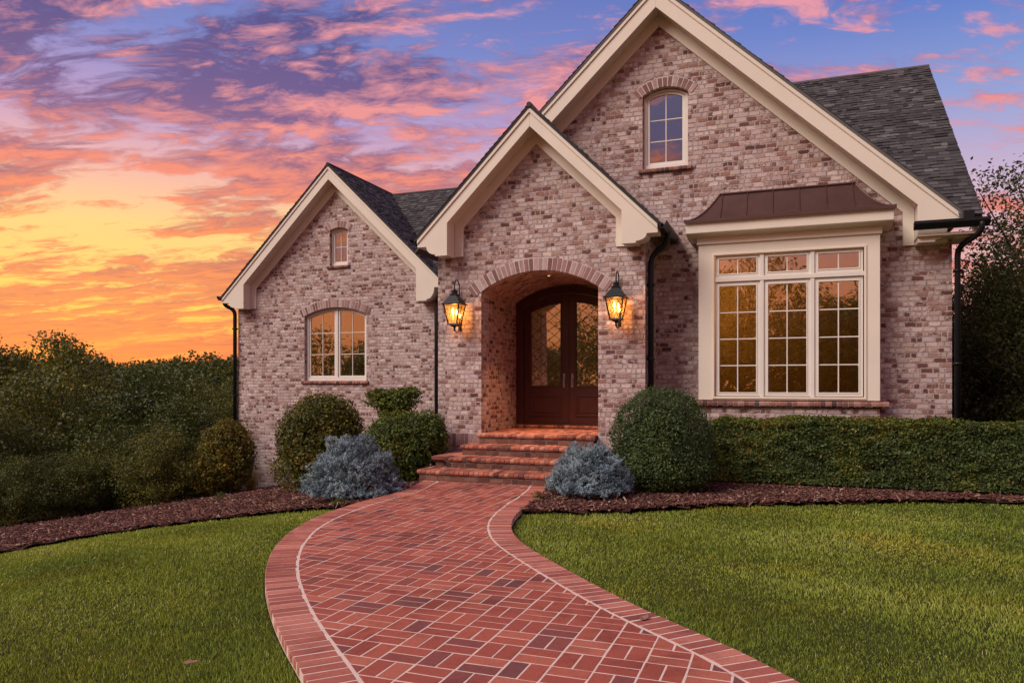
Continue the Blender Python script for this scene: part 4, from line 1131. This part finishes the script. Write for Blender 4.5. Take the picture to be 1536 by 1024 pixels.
# clipped hedge: leaves over a rounded box
def hedge():
    x0, x1, y0, y1, H = -1.32, 6.2, 11.78, 12.50, .97
    root = empty('clipped_hedge', ((x0+x1)/2, (y0+y1)/2, 0), 'long low clipped green hedge under the bay window', 'hedge')
    n = 105000; u = rng.uniform(0, 1, n); x = x0+(x1-x0)*u**1.25
    half = (y1-y0)/2; yc = (y0+y1)/2
    # superellipse section
    t = rng.uniform(-.12, math.pi+.12, n); c, s = np.cos(t), np.sin(t); e = .42
    sy = np.sign(c)*np.abs(c)**e; sz = np.sign(s)*np.abs(s)**e
    low = rng.random(n) < .50
    sz = np.where(low, rng.uniform(0, .95, n), np.maximum(sz, 0)); sy = np.where(low, -1.0, sy)
    Hx = H+.018*np.sin(x*1.7)+.012*np.sin(x*4.1)
    lump = .026*sines(np.stack([x, sz*H, sy*.4], 1), 5, 4.5)+.028*sines(np.stack([x, sz*H, sy*.4], 1), 6, 11)
    dep = np.where(rng.random(n) < .75, rng.normal(0, .014, n), -rng.uniform(0, .16, n))
    endk = np.clip((x-x0)/.35, 0, 1)**.5
    P = np.stack([x, yc+sy*(half+lump+dep)*(.6+.4*endk), .04+sz*(Hx-.04+(lump+dep)*.8)*(.80+.20*endk)], 1)
    N = np.stack([-.8*(1-endk), sy*(1-sz**3), np.where(sz > .85, 1.2, .25)], 1); N /= np.linalg.norm(N, axis=1)[:, None]
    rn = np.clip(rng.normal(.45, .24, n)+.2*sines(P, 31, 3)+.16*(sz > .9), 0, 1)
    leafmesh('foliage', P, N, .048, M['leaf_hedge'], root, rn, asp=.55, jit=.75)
    mb = MB()
    for i in range(70):
        x = x0+.15+(x1-x0-.3)*i/69+random.uniform(-.04, .04); y = random.uniform(y0+.18, y1-.18)
        mb.tube([(x, y, -.05), (x+random.uniform(-.06, .06), y, .3), (x+random.uniform(-.12, .12), y+random.uniform(-.1, .1), .72)], [.016, .012, .004], 5)
        for j in range(5):
            a = random.uniform(0, 6.28); zz = random.uniform(.15, .6); mb.tube([(x, y, zz), (x+.2*math.cos(a), y+.2*math.sin(a), zz+.18)], [.007, .003], 4)
    mb.build('stem', M['bark'], root)
hedge()

# small things in the beds
def sprig(name, label, x, y, n, size, R_, H, mat, seed):
    z = g1(x, y)+.01; root = empty(name, (x, y, z), label, 'plant'); r = np.random.default_rng(seed)
    d = sphere_pts(n, r); d[:, 2] = np.abs(d[:, 2]); P = np.array([x, y, z])+d*np.array([R_, R_, H])*r.uniform(.3, 1, n)[:, None]
    leafmesh('foliage', P, d, size, M[mat], root, r.random(n), asp=.45, jit=.8)
    mb = MB(); stems(mb, x, y, z, H*.7, R_*.7, 7, .005); mb.build('stem', M['bark'], root)
sprig('seedling', 'little yellow-green plant in front of the broad blue spruce', -5.58, 8.52, 260, .035, .15, .12, 'leaf_fresh', 21)
sprig('seedling', 'little yellow-green plant at the left foot of the small blue spruce', -3.12, 9.35, 220, .032, .10, .14, 'leaf_yellow', 22)
sprig('seedling', 'low green sprig in the mulch below the far corner shrub', -12.2, 13.7, 160, .05, .18, .16, 'leaf_fresh', 23)
def tuft(x, y, n, H):
    z = g1(x, y); P = np.stack([x+rng.normal(0, .05, n), y+rng.normal(0, .05, n), np.full(n, z)], 1)
    d = np.stack([rng.normal(0, .30, n), rng.normal(0, .30, n), np.ones(n)], 1); h = rng.uniform(.5, 1, n)[:, None]*H
    s = np.stack([np.ones(n)*.004, np.zeros(n), np.zeros(n)], 1)
    V = np.stack([P-s, P+s, P+d*h*.6+s*.8, P+d*h*.6-s*.8, P+d*h+np.stack([d[:, 0]*.15, d[:, 1]*.15, np.zeros(n)], 1)], 1).reshape(-1, 3); k = (np.arange(n)*5)[:, None]
    o = npmesh('grass_tuft', V, np.concatenate([k+np.array([[0,1,2,3]]), k+np.array([[3,2,4]])], 1).ravel(), np.tile([4, 3], n), np.repeat(rng.random(n), 2), M['dry'])
    tag(o, 'pale dry grass tuft at the base of the left wing wall', 'plant')
tuft(-13.0, 15.7, 130, .75)

def fallen_leaf(x, y, z, a, label, s_=.045):
    mb = MB(); P = [(-1,0,.1),(-.5,.45,.25),(.2,.55,.12),(1,.05,.3),(.25,-.5,.2),(-.5,-.4,.05)]; ca, sa = math.cos(a), math.sin(a)
    T = [(x+s_*(p*ca-q_*sa), y+s_*(p*sa+q_*ca), z+s_*r_) for p, q_, r_ in P]; c = (x, y, z+.0)
    V = T+[(p[0], p[1], p[2]+.0012) for p in T]+[c, (x, y, z+.0012)]
    F = [(i, (i+1) % 6, 12) for i in range(6)]+[(6+(i+1) % 6, 6+i, 13) for i in range(6)]+[(i, (i+1) % 6, 6+(i+1) % 6, 6+i) for i in range(6)]
    mb.add(V, F, .9); o = mb.build('fallen_leaf', M['chip']); tag(o, label, 'leaf')
fallen_leaf(-2.95, 3.10, .012, .4, 'small brown leaf lying in the left lawn near the bottom of the picture')
fallen_leaf(-.86, 4.70, .006, 1.2, 'curled dark leaf lying on the brick path beside its right border', .05)

# ------------------------------------------------------------ trees
def make_tree(label, x, y, H, W, n, size, seed, mat='leaf_wood', low=.12, loose=.0, group=None, name='tree', link=True, nl=34):
    z = g1(x, y); root = empty(name, (x, y, z), label, 'tree', group)
    r = np.random.default_rng(seed); rs = random.Random(seed)
    Hc = H*(1-low); cen = np.array([x, y, z+H*low+Hc*.5])
    # clumps inside an egg-shaped envelope
    cl = []
    for i in range(nl):
        d = sphere_pts(1, r)[0]; rr = r.uniform(.55, 1.04) if i > 4 else r.uniform(0, .4)
        w = W/2*(1-.25*max(0, d[2])); c = cen+d*np.array([w, w, Hc/2])*rr
        cr = W*r.uniform(.08, .19)*(1.2-.4*rr)
        cl.append((c, cr))
    Cs = []; Ns = []; Rs = []
    per = int(n/nl)
    for c, cr in cl:
        m = int(per*(cr/(W*.155))**2); d = sphere_pts(m, r); bmp = 1+.22*sines(d*2+c, seed, 2.2)
        rad = np.where(r.random(m) < .6, r.normal(.95, .10+loose, m), r.uniform(.2, 1.1, m))*bmp
        P = c+d*np.array([1, 1, .72])*cr*rad[:, None]; tone = r.normal(.45, .1)
        Cs.append(P); Ns.append(d+np.array([0, 0, .5])); Rs.append(np.clip(r.normal(tone, .2, m), 0, 1))
    C = np.concatenate(Cs); N = np.concatenate(Ns); N /= np.linalg.norm(N, axis=1)[:, None]
    ok = C[:, 2] > z+.05
    leafmesh('crown', C[ok], N[ok], size, M[mat], root, np.concatenate(Rs)[ok], asp=.55, jit=.8, r=r)
    mb = MB(); top = cen+np.array([0, 0, Hc*.25]); r0 = H*.022
    mb.tube([(x, y, z-.3), (x, y, z+.2), (x+W*.02, y, z+H*.3), (x-W*.01, y+W*.02, z+H*.55), tuple(top)], [r0*1.5, r0, r0*.75, r0*.5, r0*.15], 9)
    for c, cr in cl[5:]:
        zz = z+H*rs.uniform(.15, .5); zz = min(zz, c[2]-.1) if c[2] > z+H*.3 else z+H*.15
        a = Vector((x+W*.01, y, zz)); e = Vector(c); m = (a+e)/2+Vector((0, 0, -.06*H*rs.random()))
        mb.tube([a, m, e], [r0*.38, r0*.22, r0*.06], 5, caps=False)
    mb.build('trunk', M['bark'], root)
    return root
def copy_tree(src, label, x, y, s=1, rot=0, sz=None, group=None):
    c = src.copy(); COL.objects.link(c); c.location = (x, y, g1(x, y)); c.rotation_euler = (0, 0, rot); c.scale = (s, s, sz or s)
    c['label'] = label
    if group: c['group'] = group
    for ch in src.children:
        d = ch.copy(); COL.objects.link(d); d.parent = c
    return c
S_, C_ = math.sin(TH), math.cos(TH)
def at(bearing, t):
    """ground point t metres out along a bearing (tangent units right of the view axis)"""
    return t*(-S_+C_*bearing), t*(C_+S_*bearing)
GW = 'trees of the woods left of the house'
p = at(-.60, 22.5); T1 = make_tree('rounded dark tree at the wood edge, nearest the mulch in the left corner', *p, 4.6, 5.2, 30000, .115, 41, low=.0, loose=.09, group=GW, nl=95)
p = at(-.465, 22); T2 = make_tree('broad dark green tree with a domed crown, right of the leftmost rounded one', *p, 4.0, 4.6, 30000, .11, 42, low=.0, loose=.09, group=GW, nl=95)
p = at(-.70, 27); T3 = make_tree('tall tree breaking the skyline at the left edge', *p, 7.3, 5.0, 26000, .14, 43, low=.03, loose=.10, group=GW, nl=56)
def cp(src, label, b, t, s, rot, sz=None): x, y = at(b, t); return copy_tree(src, label, x, y, s, rot, sz, GW)
cp(T1, 'low dark bushy tree filling the bottom left corner above the mulch', -.715, 19.5, .72, 2.0)
cp(T2, 'low bushy tree at the wood edge below the domed crown', -.535, 19.8, .56, 4.1)
cp(T1, 'small bushy tree just left of the yellowing shrub', -.415, 20.5, .62, 1.1)
cp(T3, 'treetop with a ragged crown, second on the skyline from the left', -.60, 31, 1.08, 1.3)
cp(T2, 'dense tree between the two first skyline treetops, slightly lower', -.655, 25.0, 1.12, .7)
cp(T3, 'treetop with a small knob, third on the skyline from the left', -.555, 36, 1.10, 2.6, 1.12)
cp(T1, 'pale green tree behind the domed crown', -.50, 28, 1.0, 3.3)
cp(T2, 'dark tree directly behind the yellowing shrub against the house corner', -.385, 26, .90, 5.0)
cp(T3, 'loose treetop just left of the house corner on the skyline', -.43, 38, .90, 4.4)
cp(T1, 'darker middle tree half hidden behind the domed crown', -.44, 30, .95, .2)
cp(T3, 'farthest treetop touching the left wall of the house', -.37, 42, 1.0, 5.7)
cp(T2, 'knee-high bushy growth at the very left edge of the mulch', -.66, 18.0, .42, 3.0)
cp(T1, 'low dark bush at the mulch edge under the broad domed tree', -.47, 18.6, .42, 5.2)
cp(T2, 'low dark bush between the leftmost rounded tree and the domed tree', -.59, 18.4, .40, .9)
cp(T2, 'tree past the left picture edge beside the tall skyline tree', -.77, 24, 1.05, 1.9)

# wooded valley beyond, reads as one mass
def far_woods():
    n = 620; Cs = []; Ns = []; Rs = []
    r = np.random.default_rng(77)
    for i in range(n):
        b = r.uniform(-.85, -.22) if i < 340 else r.uniform(-1.7, 1.1); t = 46*math.exp(r.uniform(0, 1.25)); x, y = at(b, t); zg = g1(x, y)
        top = 1.35+.033*t+r.normal(0, .35)+(.8 if r.random() > .9 else 0); w = r.uniform(2.6, 4.5)
        m = (1500 if t < 90 else 600) if i < 340 else 450; d = sphere_pts(m, r); d[:, 2] = np.abs(d[:, 2])*1.0-.25
        lump = 1+.25*sines(d*1.3+i, i, 2.5); P = np.array([x, y, top-w*.95])+d*np.array([w, w, w*.95])*(lump*r.uniform(.85, 1.05, m))[:, None]
        Cs.append(P); Ns.append(d+np.array([0, 0, .5])); Rs.append(np.clip(r.normal(r.normal(.5, .12), .2, m), 0, 1))
    C = np.concatenate(Cs); N = np.concatenate(Ns); N /= np.linalg.norm(N, axis=1)[:, None]
    o = leafmesh('distant_woods', C, N, np.where(C[:, 1] < 85, .27, .42), M['leaf_wood'], None, np.concatenate(Rs), asp=.7, jit=.8)
    tag(o, 'distant wooded valley on the horizon left of the house', 'woods', kind='stuff')
far_woods()

GR = 'trees behind the right side of the house'
p = at(.745, 15.5); T4 = make_tree('large leafy tree behind the right corner of the house, sky showing through it', *p, 6.6, 5.2, 42000, .085, 51, 'leaf_tree', low=.02, loose=.06, group=GR, nl=90)
def cr_(src, label, b, t, s, rot, sz=None): x, y = at(b, t); return copy_tree(src, label, x, y, s, rot, sz, GR)
cr_(T2, 'dense dark green tree filling in behind the large one at the right edge', .735, 17.5, 1.35, 3.0)
cr_(T2, 'smaller dense tree close behind the right downspout', .655, 19, .95, 1.4)
cr_(T4, 'shorter tree behind the downspout at the right house corner', .64, 17.5, .66, 2.0)
cr_(T1, 'dark dense bush behind the right end of the hedge', .70, 14.2, .62, 2.4, .66)
cr_(T2, 'dark bushy tree low behind the hedge next to the house wall', .625, 16, .62, .4)
cr_(T1, 'tree in the dark row farther back behind the hedge', .72, 20, .95, 4.4)

# trees across the drive, mirrored in the windows
GB = 'trees across the lawn facing the house'
for i, (x, y, s_, ro) in enumerate([(-2.5,-15,1.75,0),(1.8,-13,1.45,2),(-8,-17,1.9,4),(-14.5,-14,1.55,1),(-20,-17,1.6,3),(-27,-13,1.9,5),(-33,-17,2.3,2.2),(6.5,-17,2.1,1),(-38,-15,1.5,0)]):
    copy_tree(T1 if i % 2 == 0 else T2, 'leafy tree standing across the lawn opposite the house front', x, y, s_, ro, None, GB)

# ------------------------------------------------------------ sky
w = bpy.data.worlds.new('World'); SC.world = w; w.use_nodes = True; nt = w.node_tree; nt.nodes.clear(); q = NT(nt)
out = nt.nodes.new('ShaderNodeOutputWorld'); bg = nt.nodes.new('ShaderNodeBackground'); nt.links.new(bg.outputs[0], out.inputs[0])
SUN_EL, SUN_AZ = R(42), R(-40)     # soft afterglow from the front left
sky = nt.nodes.new('ShaderNodeTexSky'); sky.sky_type = 'NISHITA'; sky.sun_disc = False; sky.sun_elevation = R(1.2); sky.sun_rotation = R(-51)
D = q.vm('NORMALIZE', q.node('ShaderNodeTexCoord').outputs['Generated']); dx, dy, dz = q.sep(D)
e = q.m('MAXIMUM', dz, 0.0)
hl = q.m('MAXIMUM', q.m('SQRT', q.m('ADD', q.m('MULTIPLY', dx, dx), q.m('MULTIPLY', dy, dy))), .001)
ca = q.m('DIVIDE', q.m('ADD', q.m('MULTIPLY', dx, -.779), q.m('MULTIPLY', dy, .627)), hl)
az = q.smooth(ca, .35, .97)
def L3(*c): return lin(c)
sunset = q.ramp(e, [(0, L3(232,122,84)), (.05, L3(246,150,84)), (.09, L3(255,202,88)), (.19, L3(255,208,130)), (.255, L3(238,178,170)), (.31, L3(190,158,200)), (.40, L3(122,134,200)), (.55, L3(70,92,168)), (1, L3(45,60,130))])
cool = q.ramp(e, [(0, L3(236,150,130)), (.12, L3(234,170,165)), (.22, L3(205,178,205)), (.32, L3(140,160,215)), (.42, L3(88,122,200)), (.6, L3(62,90,170)), (1, L3(45,62,135))])
base = q.mix(az, cool, sunset)
den = q.m('ADD', e, .16)
cp_ = q.comb(q.m('DIVIDE', dx, den), q.m('DIVIDE', dy, den))
# cloud streets lie across the view: stretch along one ground axis
def warp(v, k, amt): return q.vm('ADD', v, q.vm('MULTIPLY', q.vm('SUBTRACT', q.noise(v, k, 3, .55, out='Color'), (.5, .5, .5)), (amt, amt, 0)))
pa, pb, pc_ = q.sep(cp_)
sa = q.m('ADD', q.m('MULTIPLY', pa, .969), q.m('MULTIPLY', pb, .247)); sb = q.m('SUBTRACT', q.m('MULTIPLY', pb, .969), q.m('MULTIPLY', pa, .247))
P0 = q.comb(q.m('MULTIPLY', sa, .95), q.m('MULTIPLY', sb, 1.9), 3.7)
P0 = warp(P0, 1.6, .35)
def clouds(vec):
    big_ = q.noise(vec, .9, 3, .5, .2); mid_ = q.noise(vec, 2.6, 5, .6, .3); fine_ = q.noise(vec, 7.5, 8, .66, .4)
    return q.m('ADD', q.m('ADD', q.m('MULTIPLY', big_, .42), q.m('MULTIPLY', mid_, .40)), q.m('MULTIPLY', fine_, .34))
n0_ = clouds(P0); n1_ = clouds(q.vm('ADD', P0, (-.05, .07, 0)))
dk = q.m('MULTIPLY', q.smooth(q.noise(q.vm('ADD', P0, (4.0, 9.0, 1.0)), .62, 3, .5), .44, .60), q.m('MULTIPLY', q.smooth(ca, .90, .995), q.smooth(e, .26, .34)))
lit = q.m('SUBTRACT', q.m('ADD', q.m('MULTIPLY', q.m('SUBTRACT', n0_, n1_), 8.0), .52), q.m('MULTIPLY', dk, .6), clamp=True)
thr = q.m('SUBTRACT', q.m('SUBTRACT', .603, q.m('MULTIPLY', az, .065)), q.m('ADD', q.m('MULTIPLY', dk, .05), q.m('MULTIPLY', q.m('MULTIPLY', q.smooth(e, .05, .10), q.smooth(q.m('MULTIPLY', e, -1.0), -.24, -.17)), -.012)))
dens = q.smooth(q.m('SUBTRACT', n0_, thr), -.035, .055)
clit = q.ramp(e, [(0, L3(222,114,82)), (.10, L3(236,128,80)), (.18, L3(242,130,84)), (.26, L3(240,134,112)), (.34, L3(240,148,142)), (.45, L3(238,156,164)), (1, L3(190,130,160))])
cshd = q.ramp(e, [(0, L3(188,98,86)), (.08, L3(184,98,88)), (.16, L3(178,96,98)), (.24, L3(158,94,116)), (.34, L3(104,80,134)), (.45, L3(74,70,130)), (1, L3(60,58,110))])
cc = q.mix(lit, cshd, clit)
cc = q.mix(q.m('MULTIPLY', q.m('SUBTRACT', 1.0, az), .45), cc, q.mix(.5, cc, L3(226,150,178)))
col = q.mix(q.m('MULTIPLY', dens, .93), base, cc)
# the eastern half of the sky glows softly back at the house
back = q.smooth(q.m('MULTIPLY', dy, -1.0), -.1, .7)
eb = q.ramp(e, [(0, L3(240,150,90)), (.10, L3(236,140,92)), (.20, L3(196,140,140)), (.30, L3(128,114,155)), (.6, L3(140,148,190)), (1, L3(110,125,175))])
cb = q.ramp(e, [(0, L3(240,130,70)), (.12, L3(250,150,90)), (.33, L3(255,140,80)), (.42, L3(228,170,170)), (1, L3(200,180,195))])
col = q.mix(back, col, q.mix(q.m('MULTIPLY', dens, .9), eb, q.mix(lit, q.mix(1.0, cb, (.55,.5,.6), 'MULTIPLY'), cb)))
col = q.mix(q.smooth(q.m('MULTIPLY', dz, -1.0), -.0, .03), col, L3(40,36,26))
ns = q.vm('MULTIPLY', sky.outputs[0], (.02, .02, .02))
q.put(bg.inputs[0], q.vm('ADD', col, ns)); bg.inputs[1].default_value = 1.0
l = bpy.data.lights.new('sun', 'SUN'); l.energy = 3.3; l.angle = R(36); l.color = (1, .90, .79)
so = bpy.data.objects.new('sun', l); COL.objects.link(so)
sd = Vector((math.sin(SUN_AZ)*math.cos(SUN_EL), -math.cos(SUN_AZ)*math.cos(SUN_EL), math.sin(SUN_EL)))
so.rotation_euler = sd.to_track_quat('Z', 'Y').to_euler(); so.location = sd*50

# ------------------------------------------------------------ camera
cam = bpy.data.cameras.new('camera'); co = bpy.data.objects.new('camera', cam); COL.objects.link(co); SC.camera = co
cam.sensor_fit = 'HORIZONTAL'; cam.sensor_width = 36; cam.lens = 36*1122/1536; cam.shift_y = (578-512)/1536
cam.clip_start = .05; cam.clip_end = 3000
co.location = (0, 0, EYE); co.rotation_euler = (R(90), 0, TH)
SC.view_settings.view_transform = 'Standard'; SC.view_settings.look = 'None'; SC.view_settings.exposure = 0; SC.view_settings.gamma = 1
try:
    SC.cycles.use_denoising = True; SC.cycles.max_bounces = 7; SC.cycles.transparent_max_bounces = 12; SC.cycles.sample_clamp_indirect = 4
except Exception: pass
